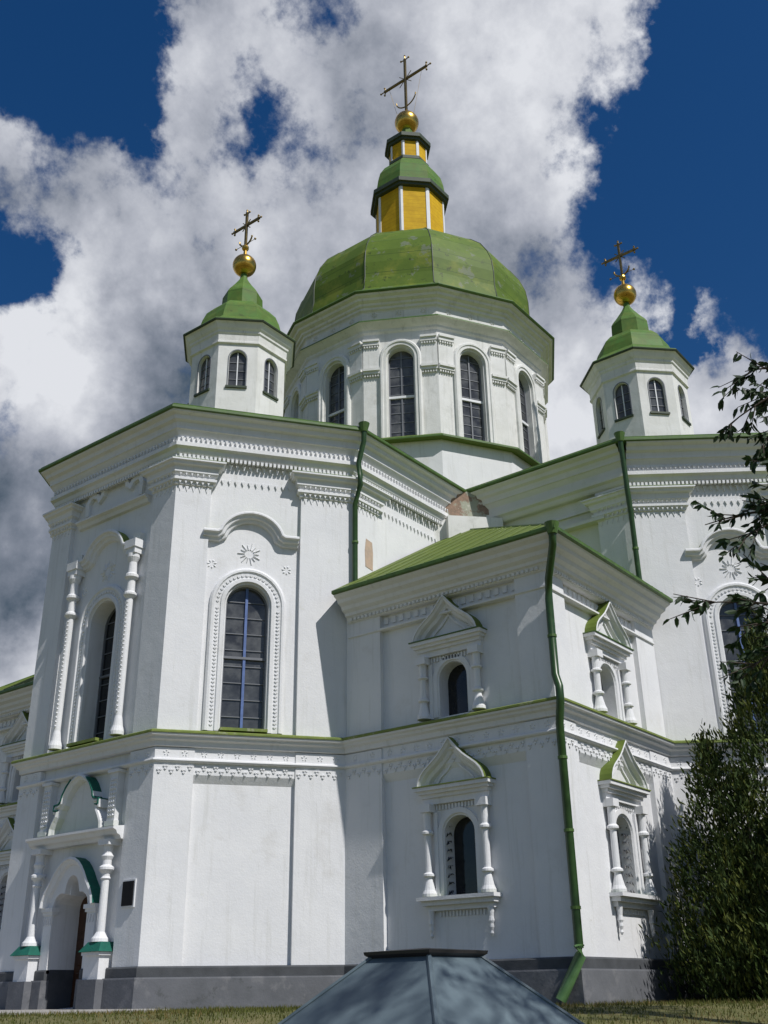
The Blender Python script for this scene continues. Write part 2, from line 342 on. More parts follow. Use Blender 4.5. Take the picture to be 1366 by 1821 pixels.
# ------------------------------------------------------------------ THE CHURCH
CH = empty('church', (0, 0, 0), 'white plastered church with green domes, gilded balls and crosses', 'church')
L1 = [(-6.06, 12.94), (-12.52, 12.94), (-12.52, 6.15), (-16.77, 3.06), (-16.77, -3.06), (-12.52, -6.15), (-12.52, -12.94), (-5.95, -12.94), (-2.84, -17.2), (2.84, -17.2), (6.06, -12.78)]
SIDES = ('N', 'C0', 'A0', 'A1', 'A2', 'C1', 'C2', 'B2', 'B1', 'B0')
FR = {k: Fr(L1[i], L1[i + 1]) for i, k in enumerate(SIDES)}
UP = [(-6.06, 6.28), (-12.34, 6.28), (-16.77, 3.06), (-16.77, -3.06), (-12.34, -6.28), (-6.06, -6.28), (-6.06, -12.78), (-2.84, -17.2), (2.84, -17.2), (6.06, -12.78), (6.06, -6.28)]
UF = {k: Fr(UP[i], UP[i + 1]) for i, k in enumerate(('A3b', 'A0', 'A1', 'A2', 'A3', 'B3', 'B2', 'B1', 'B0', 'B3b'))}
ZE = 16.67; ZB = 6.8; ZC = 11.02; PO = -.15
LW = offs(L1, PO)
def span(F, a, b): return ((Vector((*a, 0)) - F.a).dot(F.t), (Vector((*b, 0)) - F.a).dot(F.t))
WS = {k: span(FR[k], LW[i], LW[i + 1]) for i, k in enumerate(SIDES)}
UW = offs(UP, PO)
# openings
big = lambda uc, d: dict(top=arch_top(uc, 1.26, 10.66, .67), zs=6.93, d=d)
small_up = lambda uc: dict(top=arch_top(uc, .9, 8.0, .45), zs=6.98, d=.45)
small_lo = lambda uc: dict(top=arch_top(uc, .92, 3.98, .42), zs=2.42, d=.45)
def trefoil(uc, w, zsp):
    h = w / 2; q = arc(uc - h * .55, zsp, h * .45, 180, 62, 8) + arc(uc, zsp + h * .42, h * .42, 165, 15, 10, h * .62) + arc(uc + h * .55, zsp, h * .45, 118, 0, 8)
    out = [q[0]]
    for u, z in q[1:]: out.append((max(u, out[-1][0]), z))
    return out
UCW = {'A2': 2.34, 'B2': 2.95, 'A1': 3.06}
opA1d = dict(top=trefoil(3.14, 1.5, 2.55), zs=.02, d=.75)
opA1w = big(3.06, .62); opA2 = big(2.34, .32); opB2 = big(2.95, .32)
CU = {'C1': 3.66, 'C2': 3.3, 'C0': 3.12}
wl = MB()
wall(wl, FR['A1'], *WS['A1'], 0, 6.86, PO, [opA1d], PL); wall(wl, FR['A1'], *WS['A1'], 6.86, ZE - .02, PO, [opA1w], PL)
wall(wl, FR['A2'], *WS['A2'], 0, 6.86, PO, [], PL)
F = UF['A2']; wall(wl, F, *span(F, UW[3], UW[4]), 6.86, ZE - .02, PO, [opA2], PL)
wall(wl, FR['A0'], *WS['A0'], 0, 6.86, PO, [], PL); F = UF['A0']; wall(wl, F, *span(F, UW[1], UW[2]), 6.86, ZE - .02, PO, [], PL)
F = UF['A3b']; wall(wl, F, *span(F, UW[0], UW[1]), 9, ZE - .02, PO, [], PL)
F = UF['A3']; wall(wl, F, *span(F, UW[4], UW[5]), 9, ZE - .02, PO, [], PL)
wl.build('entrance_arm_wall', CH)
wl = MB()
F = UF['B3']; wall(wl, F, *span(F, UW[5], UW[6]), 9, ZE - .02, PO, [], PLM)
wall(wl, FR['B2'], *WS['B2'], 0, 6.86, PO, [], PL); F = UF['B2']; wall(wl, F, *span(F, UW[6], UW[7]), 6.86, ZE - .02, PO, [opB2], PL)
wall(wl, FR['B1'], *WS['B1'], 0, ZE - .02, PO, [], PL)
F = UF['B0']; wall(wl, F, *span(F, UW[8], UW[9]), 0, ZE - .02, PO, [], PL); F = UF['B3b']; wall(wl, F, *span(F, UW[9], UW[10]), 0, ZE - .02, PO, [], PL)
wl.build('side_arm_wall', CH)
for ks in (('C1', 'C2'), ('N', 'C0')):
    wl = MB()
    for k in ks:
        if k == 'N': wall(wl, FR[k], *WS[k], 0, ZC - .02, PO, [], PL); continue
        wall(wl, FR[k], *WS[k], 0, 6.86, PO, [small_lo(CU[k])], PL); wall(wl, FR[k], *WS[k], 6.86, ZC - .02, PO, [small_up(CU[k])], PL)
    wl.build('corner_room_wall', CH)
# rear of the church, plain
wl = MB(); rear = [(6.06, -6.28), (16.8, -6.28), (16.8, 6.28), (6.06, 6.28), (6.06, 16.8), (-6.06, 16.8), (-6.06, 6.28)]
for a, b in zip(rear, rear[1:]): F = Fr(a, b); wall(wl, F, 0, F.len, 0, ZE, 0, [], PL)
wl.build('rear_wall', CH)
# plinth ------------------------------------------------------------------------
pl = MB()
d0 = offs(L1, 0)
def cut_at_door(poly_key, prof, mb, M, mats=None):
    F = FR['A1']; a = F.P(3.14 - .75, 0, 0)[:2]; b = F.P(3.14 + .75, 0, 0)[:2]
    i = 3
    sweep(mb, L1[:i + 1] + [a], prof, M, mats=mats); sweep(mb, [b] + L1[i + 1:], prof, M, mats=mats)
cut_at_door('', [(-.2, .99), (.03, .99), (.06, .95), (.06, .74), (-.2, .74)], pl, PLI2)
cut_at_door('', [(-.2, .738), (.13, .738), (.14, .70), (.155, -.3), (-.2, -.3)], pl, PLI)
pl.build('plinth', CH)
# belt cornice ---------------------------------------------------------------------
BELT = [(-.16, 6.93), (.25, 6.83), (.30, 6.80), (.30, 6.75), (.27, 6.74), (.26, 6.69), (.17, 6.66), (.16, 6.60), (.07, 6.56), (.05, 6.48), (.05, 6.44), (.0, 6.42), (-.16, 6.42)]
bc = MB(); sweep(bc, L1, BELT, PL, mats={0: MOSS, 1: MOSS, 2: MOSS, 3: MOSS}); bc.build('belt_cornice', CH)
AST = [(-.16, 6.12), (.0, 6.12), (.075, 6.09), (.085, 6.05), (.06, 6.02), (.0, 6.0), (-.16, 6.0)]
ac = MB(); sweep(ac, L1, AST, PL); ac.build('string_course', CH)
def rosette(mb, F, u, z, r, o, M, petals=6):
    for k in range(petals):
        a = 2 * math.pi * k / petals + .3; c, s_ = math.cos(a), math.sin(a)
        def q(d, w, oo): return F.P(u + c * d - s_ * w, oo, z + s_ * d + c * w)
        p0, p1, p2, p3, t_ = q(.25 * r, 0, o), q(.65 * r, .24 * r, o), q(r, 0, o), q(.65 * r, -.24 * r, o), q(.62 * r, 0, o + .035)
        for a_, b_ in ((p0, p1), (p1, p2), (p2, p3), (p3, p0)): mb.face([b_, a_, t_], M)
def sunburst(mb, F, u, z, r, o, M):
    for k in range(14):
        a = 2 * math.pi * k / 14; c, s_ = math.cos(a), math.sin(a); rr = r * (1 if k % 2 else .8)
        def q(d, w, oo): return F.P(u + c * d - s_ * w, oo, z + s_ * d + c * w)
        w = .028; p = [q(.36 * r, -w, o), q(rr, -w * .6, o), q(rr, w * .6, o), q(.36 * r, w, o)]; t0, t1 = q(.38 * r, 0, o + .04), q(rr * .96, 0, o + .035)
        mb.face([p[0], p[1], t1, t0], M); mb.face([p[2], p[3], t0, t1], M); mb.face([p[1], p[2], t1], M); mb.face([p[3], p[0], t0], M)
# pilasters: u0,u1 on a side, both storeys
def pil_poly(k, u0, u1, frs=FR):
    F = frs[k]; return [F.P(u0, 0, 0)[:2], F.P(u1, 0, 0)[:2]]
def pilaster(poly, z0, z1, name='pilaster'):
    mb = MB(); sweep(mb, poly, [(PO - .02, z1), (0, z1), (0, z0), (PO - .02, z0)], PL); return mb.build(name, CH)
def orn_rows(F, u0, u1, o, mbm):
    n = max(1, int((u1 - u0) / .42)); p = (u1 - u0) / n
    for i in range(n): rosette(mbm, F, u0 + p * (i + .5), 6.26, .10, o, PL, 5)
    n = max(1, int((u1 - u0) / .155)); p = (u1 - u0) / n
    for i in range(n):
        u = u0 + p * (i + .5); zz = 5.82 + (.05 if i % 2 else -.05)
        for du, dz, r_ in ((-.036, .04, .032), (.036, .04, .032), (0, -.03, .036)):
            prism(mbm, F, [(u + du - r_, zz + dz), (u + du, zz + dz - r_), (u + du + r_, zz + dz), (u + du, zz + dz + r_)], o, o + .03, PL)
PILS = {'A2': [(0, 1.06), (3.84, 5.27)], 'B2': [(0, 1.35), (4.3, 5.2)], 'A1': [(0, 1.02), (5.1, 6.12)], 'C1': [(0, 1.30), (5.85, 6.79)], 'C2': [(0, .95), (5.25, 6.57)], 'C0': [(0, .95), (5.6, 6.79)]}
cA = [FR['A1'].P(5.1, 0, 0)[:2], L1[4], FR['A2'].P(1.06, 0, 0)[:2]]
cA0 = [FR['A0'].P(3.9, 0, 0)[:2], L1[3], FR['A1'].P(1.02, 0, 0)[:2]]
cC = [FR['C1'].P(5.85, 0, 0)[:2], L1[6], FR['C2'].P(.95, 0, 0)[:2]]
cAC = [FR['A2'].P(3.84, 0, 0)[:2], L1[5], FR['C1'].P(1.30, 0, 0)[:2]]
cCB = [FR['C2'].P(5.25, 0, 0)[:2], L1[7], FR['B2'].P(1.45, 0, 0)[:2]]
cC0 = [FR['C0'].P(5.6, 0, 0)[:2], L1[2], FR['A0'].P(1.2, 0, 0)[:2]]
cN = [FR['N'].P(5.5, 0, 0)[:2], L1[1], FR['C0'].P(.95, 0, 0)[:2]]
for c in (cA, cA0, cC, cAC, cCB, cC0, cN): pilaster(c, 0, 6.4)
for c in (cC, cN): pilaster(c, 6.85, 10.6)
pilaster(pil_poly('C1', 0.05, 1.30), 6.85, 10.6); pilaster(pil_poly('C2', 5.25, 6.5), 6.85, 10.6)
pilaster(cA, 6.85, 16.2); pilaster(cA0, 6.85, 16.2)
cA23 = [UF['A2'].P(3.84, 0, 0)[:2], UP[4], UF['A3'].P(1.25, 0, 0)[:2]]
cB32 = [UF['B3'].P(5.3, 0, 0)[:2], UP[6], UF['B2'].P(1.70, 0, 0)[:2]]
pilaster(cA23, 6.85, 16.2); pilaster(cB32, 6.85, 16.2)
cB21 = [UF['B2'].P(4.35, 0, 0)[:2], UP[7], UF['B1'].P(1.0, 0, 0)[:2]]
pilaster(cB21, 6.85, 16.2)
om = MB()
for k, ps in PILS.items():
    F = FR[k]; segs = [(ps[0][0] + .06, ps[0][1] - .02, 0), (ps[0][1] + .04, ps[1][0] - .04, PO), (ps[1][0] + .02, ps[1][1] - .06, 0)]
    if k == 'A1': segs = [segs[0], segs[2]]
    if k != 'A1': sweep(om, [F.P(ps[0][1] + .004, 0, 0)[:2], F.P(ps[1][0] - .004, 0, 0)[:2]], [(PO - .01, 6.415), (-.035, 6.415), (-.035, 5.70), (PO - .004, 5.48)], PL); segs[1] = (segs[1][0], segs[1][1], -.035)
    for u0, u1, o in segs: orn_rows(F, u0, u1, o, om)
om.build('frieze_ornament', CH)
# arm cornice -----------------------------------------------------------------------
COR = [(.60, 16.62), (.57, 16.52), (.44, 16.46), (.41, 16.34), (.30, 16.29), (.27, 16.18), (.27, 16.09), (.22, 16.07), (.12, 15.92), (.12, 15.70), (.20, 15.68), (.20, 15.55), (.10, 15.49), (.07, 15.38), (.03, 15.33), (PO - .02, 15.33)]
EAV = [(.55, 16.78), (.665, 16.66), (.665, 16.59), (.60, 16.57), (.3, 16.60)]
cn = MB(); sweep(cn, UP[1:6], COR, PL, caps=False)
for k, u0, u1 in (('A0', 0, 5.4), ('A1', 0, 6.12), ('A2', 0, 5.4), ('A3', .1, 5.3)):
    F = UF[k]; dentils(cn, F, u0, u1, .11, .19, 15.72, 15.86, .15, .085, PL, True); dentils(cn, F, u0, u1, -.02, .07, 15.21, 15.32, .13, .075, PL)
cn.build('cornice', CH)
cn = MB(); sweep(cn, UP[5:7], COR, PLM, caps=False); sweep(cn, UP[6:], COR, PL, caps=False)
for k, u0, u1 in (('B2', 0, 5.4), ('B1', 0, 5.6)):
    F = UF[k]; dentils(cn, F, u0, u1, .11, .19, 15.72, 15.86, .15, .085, PL, True); dentils(cn, F, u0, u1, -.02, .07, 15.21, 15.32, .13, .075, PL)
cn.build('cornice', CH)
# panel ornament rows between the pilasters, under the cornice
pn = MB()
for k, u0, u1 in (('A2', 1.1, 3.8), ('B2', 1.75, 4.3), ('A3', 1.35, 5.0)):
    F = UF[k]; dentils(pn, F, u0, u1, PO, PO + .07, 15.02, 15.2, .20, .12, PL, True); dentils(pn, F, u0, u1, PO, PO + .05, 14.52, 14.66, .20, .11, PL, True)
pn.build('pendant_ornament', CH)
# pilaster capitals
CAP = [(-.1, 15.12), (.34, 15.06), (.37, 15.03), (.37, 14.98), (.31, 14.95), (.29, 14.88), (.19, 14.84), (.17, 14.74), (.17, 14.67), (.09, 14.60), (.08, 14.54), (.14, 14.51), (.14, 14.43), (.05, 14.38), (.05, 14.30), (.0, 14.27), (-.1, 14.27)]
def capital(poly, prof=CAP, M=PL):
    a, b = Vector(poly[0]), Vector(poly[1]); ta = (b - a).normalized(); na = Vector((ta.y, -ta.x))
    c, d = Vector(poly[-2]), Vector(poly[-1]); tb = (d - c).normalized(); nb = Vector((tb.y, -tb.x))
    pp = [tuple(a + na * (PO - .01))] + list(poly) + [tuple(d + nb * (PO - .01))]
    mb = MB(); sweep(mb, pp, prof, M, mats={0: MOSS, 1: GRNF}, caps=False)
    for p, q in zip(poly[:-1], poly[1:]):
        F = Fr(p, q)
        dentils(mb, F, .02, F.len - .02, .08, .15, 14.56, 14.68, .15, .085, M, True); dentils(mb, F, .02, F.len - .02, .04, .11, 14.30, 14.40, .15, .085, M, True)
        dentils(mb, F, .03, F.len - .03, 0, .022, 14.08, 14.26, .19, .12, M, True)
    mb.build('capital', CH)
for c in (cA, cA0, cA23, cB21): capital(c)
capital(cB32)
# roofs ------------------------------------------------------------------------------
def arm_roof(poly, ridge_in, ridge_out):
    mb = MB(); e = offs(poly, .60); es = [(x, y, 16.74) for x, y in e]
    n = len(es); tgt = [ridge_in] + [ridge_out] * (n - 2) + [ridge_in]
    for i in range(n - 1):
        if tgt[i] == tgt[i + 1]: mb.face([es[i], es[i + 1], tgt[i]][::-1], GRN)
        else: mb.face([es[i], es[i + 1], tgt[i + 1], tgt[i]][::-1], GRN)
    return mb
mb = arm_roof(UP[0:6], (0, 0, 18.7), (-12.0, 0, 18.45)); sweep(mb, UP[0:6], EAV, GRNF, caps=False); mb.build('arm_roof', CH)
mb = arm_roof(UP[5:11], (0, 0, 18.7), (0, -12.0, 18.45)); sweep(mb, UP[5:11], EAV, GRNF, caps=False); mb.build('arm_roof', CH)
mb = MB()
for a, b in zip(rear, rear[1:]): mb.face([(*a, ZE), (*b, ZE), (0, 0, 18.7)][::-1], GRN)
mb.build('rear_roof', CH)
# annex (corner room) cornices and roofs
ACOR = [(.74, 10.98), (.70, 10.90), (.56, 10.83), (.53, 10.74), (.38, 10.67), (.34, 10.57), (.22, 10.50), (.20, 10.42), (.13, 10.40), (.08, 10.32), (.06, 10.26), (.02, 10.24), (PO - .02, 10.24)]
def annex(poly, apex, inner):
    mb = MB(); sweep(mb, poly, ACOR, PL, caps=False)
    AS2 = [(PO - .02, 9.86), (.0, 9.86), (.05, 9.84), (.05, 9.79), (0, 9.77), (PO - .02, 9.77)]
    sweep(mb, poly, AS2, PL, caps=False)
    for a, b in zip(poly[:-1], poly[1:]):
        F = Fr(a, b); dentils(mb, F, .1, F.len - .1, .02, .13, 10.28, 10.36, .14, .08, PL); dentils(mb, F, .1, F.len - .1, PO, PO + .05, 9.98, 10.17, .26, .14, PL); 
    mb.build('cornice', CH)
    mb = MB(); ex = offs(poly, .78); es = [(x, y, 11.08) for x, y in ex]
    mb.face([es[0], es[1], apex, inner[0]][::-1], GRN); mb.face([es[1], es[2], inner[1], apex][::-1], GRN)
    for A_, B_, I_ in ((es[0], es[1], inner[0]), (es[2], es[1], inner[1])):
        A_, B_, X_ = Vector(A_), Vector(B_), Vector(apex); I_ = Vector(I_); nn = int((B_ - A_).length / .62)
        for k in range(1, nn):
            f = k / nn; e0 = A_.lerp(B_, f); across = (B_ - A_).normalized(); rise = (I_ - A_) - across * (I_ - A_).dot(across)
            ia = (X_ - A_).dot(across); ea = (e0 - A_).dot(across); fr_ = 1 if ea <= ia else max(.02, 1 - (ea - ia) / ((B_ - A_).length - ia))
            tube(mb, [e0 + Vector((0, 0, .012)), e0 + rise * fr_ + Vector((0, 0, .012))], .016, GRN, 4)
    tube(mb, [es[1], apex], .04, GRNF, 6)
    sweep(mb, poly, [(.70, 11.13), (.82, 11.06), (.82, 10.97), (.74, 10.95), (.5, 10.985)], GRNF, caps=True)
    mb.build('corner_room_roof', CH)
annex([(-12.52, -6.30), (-12.52, -12.94), (-6.08, -12.94)], (-6.5, -6.7, 15.25), [(-6.5, -6.2, 15.25), (-6.0, -6.7, 15.25)])
annex([(-6.08, 12.94), (-12.52, 12.94), (-12.52, 6.3)], (-6.5, 6.7, 15.25), [(-6.0, 6.7, 15.25), (-6.5, 6.2, 15.25)])
# pier in the crotch of the two arms
F = Fr((-7.75, -6.05), (-5.85, -7.85)); mb = MB()
box(mb, F, 0, F.len, -1.2, 0, 13.0, 15.448, PLD); box(mb, F, .02, F.len - .02, -1.2, -.03, 15.45, 16.60, BRK)
box(mb, F, .55, F.len - .1, -.6, .35, 14.0, 15.45, PLD)
mb.build('crotch_pier', CH)
mb = MB(); F = UF['A3']; prism(mb, F, [(.62, 12.35), (.98, 12.3), (1.0, 12.9), (.96, 13.25), (.66, 13.3), (.6, 12.9)], -.02, .012, PATCH); mb.build('bare_render_patch', CH)
# ledge left on the mossy wall
mb = MB(); F = UF['B3']; box(mb, F, 4.0, 5.6, -.15, .14, 14.3, 14.42, PLM, top=MOSS); sweep(mb, [F.P(.6, 0, 0)[:2], F.P(5.2, 0, 0)[:2]], [(PO - .02, 14.9), (-.08, 14.88), (-.06, 14.8), (PO - .02, 14.78)], PLM)
mb.build('wall_ledge', CH)
# ------------------------------------------------------------------ window surrounds
def hood_curve(uc):
    return [(uc - 1.44, 12.85), (uc - 1.02, 12.85)] + arc(uc, 12.62, .98, 162, 18, 18, .92) + [(uc + 1.02, 12.85), (uc + 1.44, 12.85)]
def big_surround(F, uc, o, cols=False, left_w=0):
    mb = MB()
    inner = [(uc - .66, 6.93)] + arc(uc, 10.66, .66, 180, 0, 18, .70) + [(uc + .66, 6.93)]
    ribbon(mb, F, inner, [(.46, o), (.46, o + .06), (.40, o + .11), (.34, o + .11), (.31, o + .07), (.16, o + .05), (.13, o + .09), (.03, o + .09), (0, o)], PL)
    # twisted-rope ornament on the frame
    for side in (-1, 1):
        z = 7.1
        while z < 10.6:
            prism(mb, F, [(uc + side * .895 - .05, z), (uc + side * .895, z - .04), (uc + side * .895 + .05, z), (uc + side * .895, z + .04)], o + .05, o + .085, PL); z += .11
    for k in range(22):
        a = R(180 - 180 * (k + .5) / 22); u, z = uc + .895 * math.cos(a), 10.66 + .92 * math.sin(a)
        prism(mb, F, [(u - .045, z), (u, z - .045), (u + .045, z), (u, z + .045)], o + .05, o + .085, PL)
    hc = hood_curve(uc)
    ribbon(mb, F, hc, [(.05, o), (.05, o + .30), (.015, o + .32), (-.03, o + .32), (-.06, o + .24), (-.14, o + .22), (-.16, o + .14), (-.24, o + .11), (-.26, o)], PL, topM=MOSS)
    sunburst(mb, F, uc - .02, 12.3, .36, o, PL)
    for du in (-1.12, 1.12): rosette(mb, F, uc + du, 11.88, .17, o, PL, 7)
    return mb
def pane_big(F, op, lab=None):
    return pane(CH, F, op, PO, GLG, 9, .075, .5, label=lab, mullM=BLU, transM=BAR)
for k, op in (('A2', opA2), ('B2', opB2)):
    w = pane_big(UF[k], op); big_surround(UF[k], UCW[k], PO).build('window_surround', w)
    mb = MB(); F = UF[k]; box(mb, F, UCW[k] - .66, UCW[k] + .66, -.46, .18, 6.9, 6.98, MOSS); mb.build('sill', w)
w = pane(CH, FR['A1'], opA1w, PO, GLS, 9, .1, .5); F = FR['A1']
mb = big_surround(F, 3.06, PO); mb.build('window_surround', w)
def col_prof(z0, z1, r):
    h = z1 - z0
    return [(r * 2.0, z0), (r * 2.0, z0 + .1), (r * 1.5, z0 + .16), (r * 1.35, z0 + .42), (r * 1.0, z0 + .5), (r * 1.3, z0 + .54), (r * 1.3, z0 + .6), (r, z0 + .64), (r * .95, z0 + h * .68), (r * 1.5, z0 + h * .70), (r * 1.5, z0 + h * .715), (r, z0 + h * .73),
            (r, z0 + h * .80), (r * 1.6, z0 + h * .825), (r * 1.6, z0 + h * .84), (r * 1.05, z0 + h * .86), (r * 1.05, z0 + h * .93), (r * 1.9, z0 + h * .97), (r * 1.9, z1)]
for u in (3.06 - 1.42, 3.06 + 1.42):
    mb = MB(); lathe(mb, F, u, PO + .20, [(.20, 6.95), (.20, 7.05), (.15, 7.2), (.12, 7.4), (.10, 7.5), (.10, 11.0), (.15, 11.05), (.2, 11.1), (.2, 11.16), (.13, 11.22), (.12, 11.55), (.14, 11.6), (.21, 11.66), (.21, 11.74), (.14, 11.8), (.12, 12.15), (.19, 12.3), (.19, 12.42)], PL)
    z = 7.6
    while z < 10.9:
        prism(mb, F, [(u - .06, z), (u, z - .05), (u + .06, z + .02), (u, z + .07)], PO + .28, PO + .32, PL); z += .13
    box(mb, F, u - .21, u + .21, PO, PO + .35, 12.42, 12.60, PL); box(mb, F, u - .25, u + .25, PO, PO + .39, 12.60, 12.86, PL, top=MOSS); box(mb, F, u - .16, u + .16, PO, PO + .16, 12.87, 13.15, PL)
    mb.build('column', w)
# blind panel above it: ledge and volute-edged niche under the cornice
mb = MB(); ribbon(mb, F, [(1.35, 14.35), (4.8, 14.35)], [(.04, PO), (.02, PO + .26), (-.04, PO + .26), (-.09, PO + .15), (-.2, PO + .1), (-.22, PO)], PL, topM=GRNF)
nc = [(1.75, 14.5), (1.72, 14.95), (1.9, 15.2), (2.2, 15.1), (2.3, 14.95)] + arc(3.06, 14.95, .62, 170, 10, 12, .75) + [(3.85, 14.95), (3.95, 15.1), (4.25, 15.2), (4.4, 14.95), (4.37, 14.5)]
ribbon(mb, F, nc, [(.09, PO), (.09, PO + .12), (-.07, PO + .12), (-.09, PO)], PL)
mb.build('frontal_niche', CH)
# sill of the shaded window
mb = MB(); box(mb, F, 3.06 - .66, 3.06 + .66, -.8, .2, 6.9, 6.985, MOSS); mb.build('sill', w)
# corner-room windows with ogee heads ----------------------------------------------------
def ogee(uc, hw, z0, h, n=1):
    q = [(1, 0), (.965, .12), (.89, .24), (.78, .345), (.65, .435), (.515, .525), (.39, .615), (.28, .715), (.175, .82), (.08, .92), (0, 1)]
    return [(uc + a * hw, z0 + b * h) for a, b in q] + [(uc - a * hw, z0 + b * h) for a, b in q[::-1][1:]]
def ogee_window(k, lower, teal=False):
    F = FR[k]; uc = CU[k]; op = small_lo(uc) if lower else small_up(uc)
    w = pane(CH, F, op, PO, GLS if k != 'C2' else GLG, None if k != 'C2' else 5, .05, None)
    o = PO; mb = MB()
    zl = 4.72 if lower else 8.66   # underside of entablature
    hh = .42; pk = 1.12
    sw = [(uc - .47, op['zs'])] + [(u, z) for u, z in arc(uc, op['top'][0][1], .47, 180, 0, 14, .45 if lower else .47)] + [(uc + .47, op['zs'])]
    ribbon(mb, F, sw, [(.16, o), (.16, o + .05), (.03, o + .05), (0, o)], PL)
    # entablature
    box(mb, F, uc - 1.02, uc + 1.02, o, o + .12, zl, zl + .16, PL); box(mb, F, uc - 1.04, uc + 1.04, o, o + .19, zl + .16, zl + .25, PL); box(mb, F, uc - 1.10, uc + 1.10, o, o + .28, zl + .25, zl + .33, PL); box(mb, F, uc - 1.16, uc + 1.16, o, o + .36, zl + .33, zl + hh, PL)
    box(mb, F, uc - 1.18, uc + 1.18, o, o + .39, zl + hh + .003, zl + hh + .03, GRNF if not lower else MOSS)
    dentils(mb, F, uc - .7, uc + .7, o, o + .05, zl - .14, zl - .02, .1, .05, PL)
    for sx in (-1, 1):
        box(mb, F, uc + sx * .86 - .16, uc + sx * .86 + .16, o, o + .30, zl - .2, zl - .003, PL)
    mb.build('entablature', w)
    # ogee pediment
    mb = MB(); zb = zl + hh + .032; og = ogee(uc, 1.03, zb, pk)
    prism(mb, F, og, o, o + .05, PL)
    ribbon(mb, F, og[::-1], [(.035, o), (.035, o + .36), (-.005, o + .37), (-.01, o + .34), (-.07, o + .30), (-.12, o + .20), (-.2, o + .16), (-.24, o + .05)], PL, topM=GRN)
    og2 = ogee(uc, .6, zb, pk * .6); ribbon(mb, F, og2[::-1], [(.0, o + .05), (.0, o + .1), (-.05, o + .1), (-.06, o + .05)], PL)
    mb.build('ogee_pediment', w)
    zb0 = 2.47 if lower else 6.95
    for sx in (-1, 1):
        mb = MB(); u = uc + sx * .88; r = .085; zt = zl - .2
        h = zt - zb0
        lathe(mb, F, u, o + .15, [(.19, zb0), (.19, zb0 + .07), (.15, zb0 + .16), (.09, zb0 + .42), (.09, zb0 + .46), (.15, zb0 + .49), (.15, zb0 + .54), (.09, zb0 + .58), (r, zb0 + h * .72), (.15, zb0 + h * .74), (.15, zb0 + h * .765), (.1, zb0 + h * .79), (.1, zt)], PL, 14)
        box(mb, F, u - sx * .2 - .055, u - sx * .2 + .055, o, o + .08, zb0, zt, PL)
        mb.build('column', w)
    if lower:
        mb = MB(); box(mb, F, uc - 1.15, uc + 1.15, o, o + .36, 2.37, 2.46, PL, top=MOSS if k == 'C1' else GRNF); box(mb, F, uc - 1.08, uc + 1.08, o, o + .26, 2.26, 2.37, PL); box(mb, F, uc - 1.0, uc + 1.0, o, o + .14, 2.14, 2.26, PL)
        dentils(mb, F, uc - .7, uc + .7, o, o + .04, 2.0, 2.12, .1, .05, PL)
        for sx in (-1, 1):
            lathe(mb, F, uc + sx * .88, o + .1, [(.015, 1.5), (.05, 1.56), (.03, 1.62), (.06, 1.7), (.05, 1.78), (.075, 1.84), (.06, 1.95), (.085, 2.14)], PL, 10)
        mb.build('sill', w)
        # lattice grille with foliate edge
        mb = MB(); oo = o - .30
        ul, ur = uc - .46, uc + .46
        rnd = random.Random(3)
        for kk in range(9):
            z = 2.5 + kk * .2
            for u in (ul, ur):
                for j in range(3):
                    s_ = 1 if u == ul else -1; a = rnd.uniform(-1, 1)
                    q = F.P(u, o - .06 - .08 * j, z + .06 * j); q2 = F.P(u + s_ * rnd.uniform(.05, .11), o - .08 - .08 * j, z + a * .06 + .05); q3 = F.P(u + s_ * .03, o - .1 - .08 * j, z + .13)
                    mb.face([q, q2, q3], IRON); 
        mb.build('iron_grille', w)
    return w
for k in ('C1', 'C2', 'C0'):
    ogee_window(k, True); ogee_window(k, False)
# ------------------------------------------------------------------ portal
F = FR['A1']; o = PO
door = MB(); ud0, ud1 = 3.14 - .75, 3.14 + .75
prism(door, F, [(ud0, .02), (ud1, .02), (ud1, 2.9), (3.14, 3.35), (ud0, 2.9)], o - .8, o - .72, DOOR)
for i in range(2):
    for j in range(3):
        u = ud0 + .1 + i * .75; z = .25 + j * .85; box(door, F, u, u + .55, o - .72, o - .69, z, z + .68, DOOR, .03)
D = door.build('door', CH)
hb = MB(); lathe(hb, F, 3.2, o - .66, [(.03, 1.05), (.04, 1.1), (.03, 1.15)], GOLDD, 8); hb.build('handle', D)
# dark dado inside the jambs
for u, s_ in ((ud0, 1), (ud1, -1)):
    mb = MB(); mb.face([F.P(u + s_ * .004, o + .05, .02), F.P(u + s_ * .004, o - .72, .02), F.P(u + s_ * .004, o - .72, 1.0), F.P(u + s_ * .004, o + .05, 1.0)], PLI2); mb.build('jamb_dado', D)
P = MB()
# ogee surround band with teal cap
def keel(uc, hw, z0, h):
    q = [(1, 0), (.97, .14), (.90, .28), (.80, .40), (.70, .52), (.60, .66), (.49, .78), (.36, .89), (.2, .965), (0, 1)]
    return [(uc + a * hw, z0 + b * h) for a, b in q] + [(uc - a * hw, z0 + b * h) for a, b in q[::-1][1:]]
og = [(3.14 + 1.12, 2.15)] + keel(3.14, 1.12, 2.55, 1.22) + [(3.14 - 1.12, 2.15)]
tf = trefoil(3.14, 1.5, 2.55)
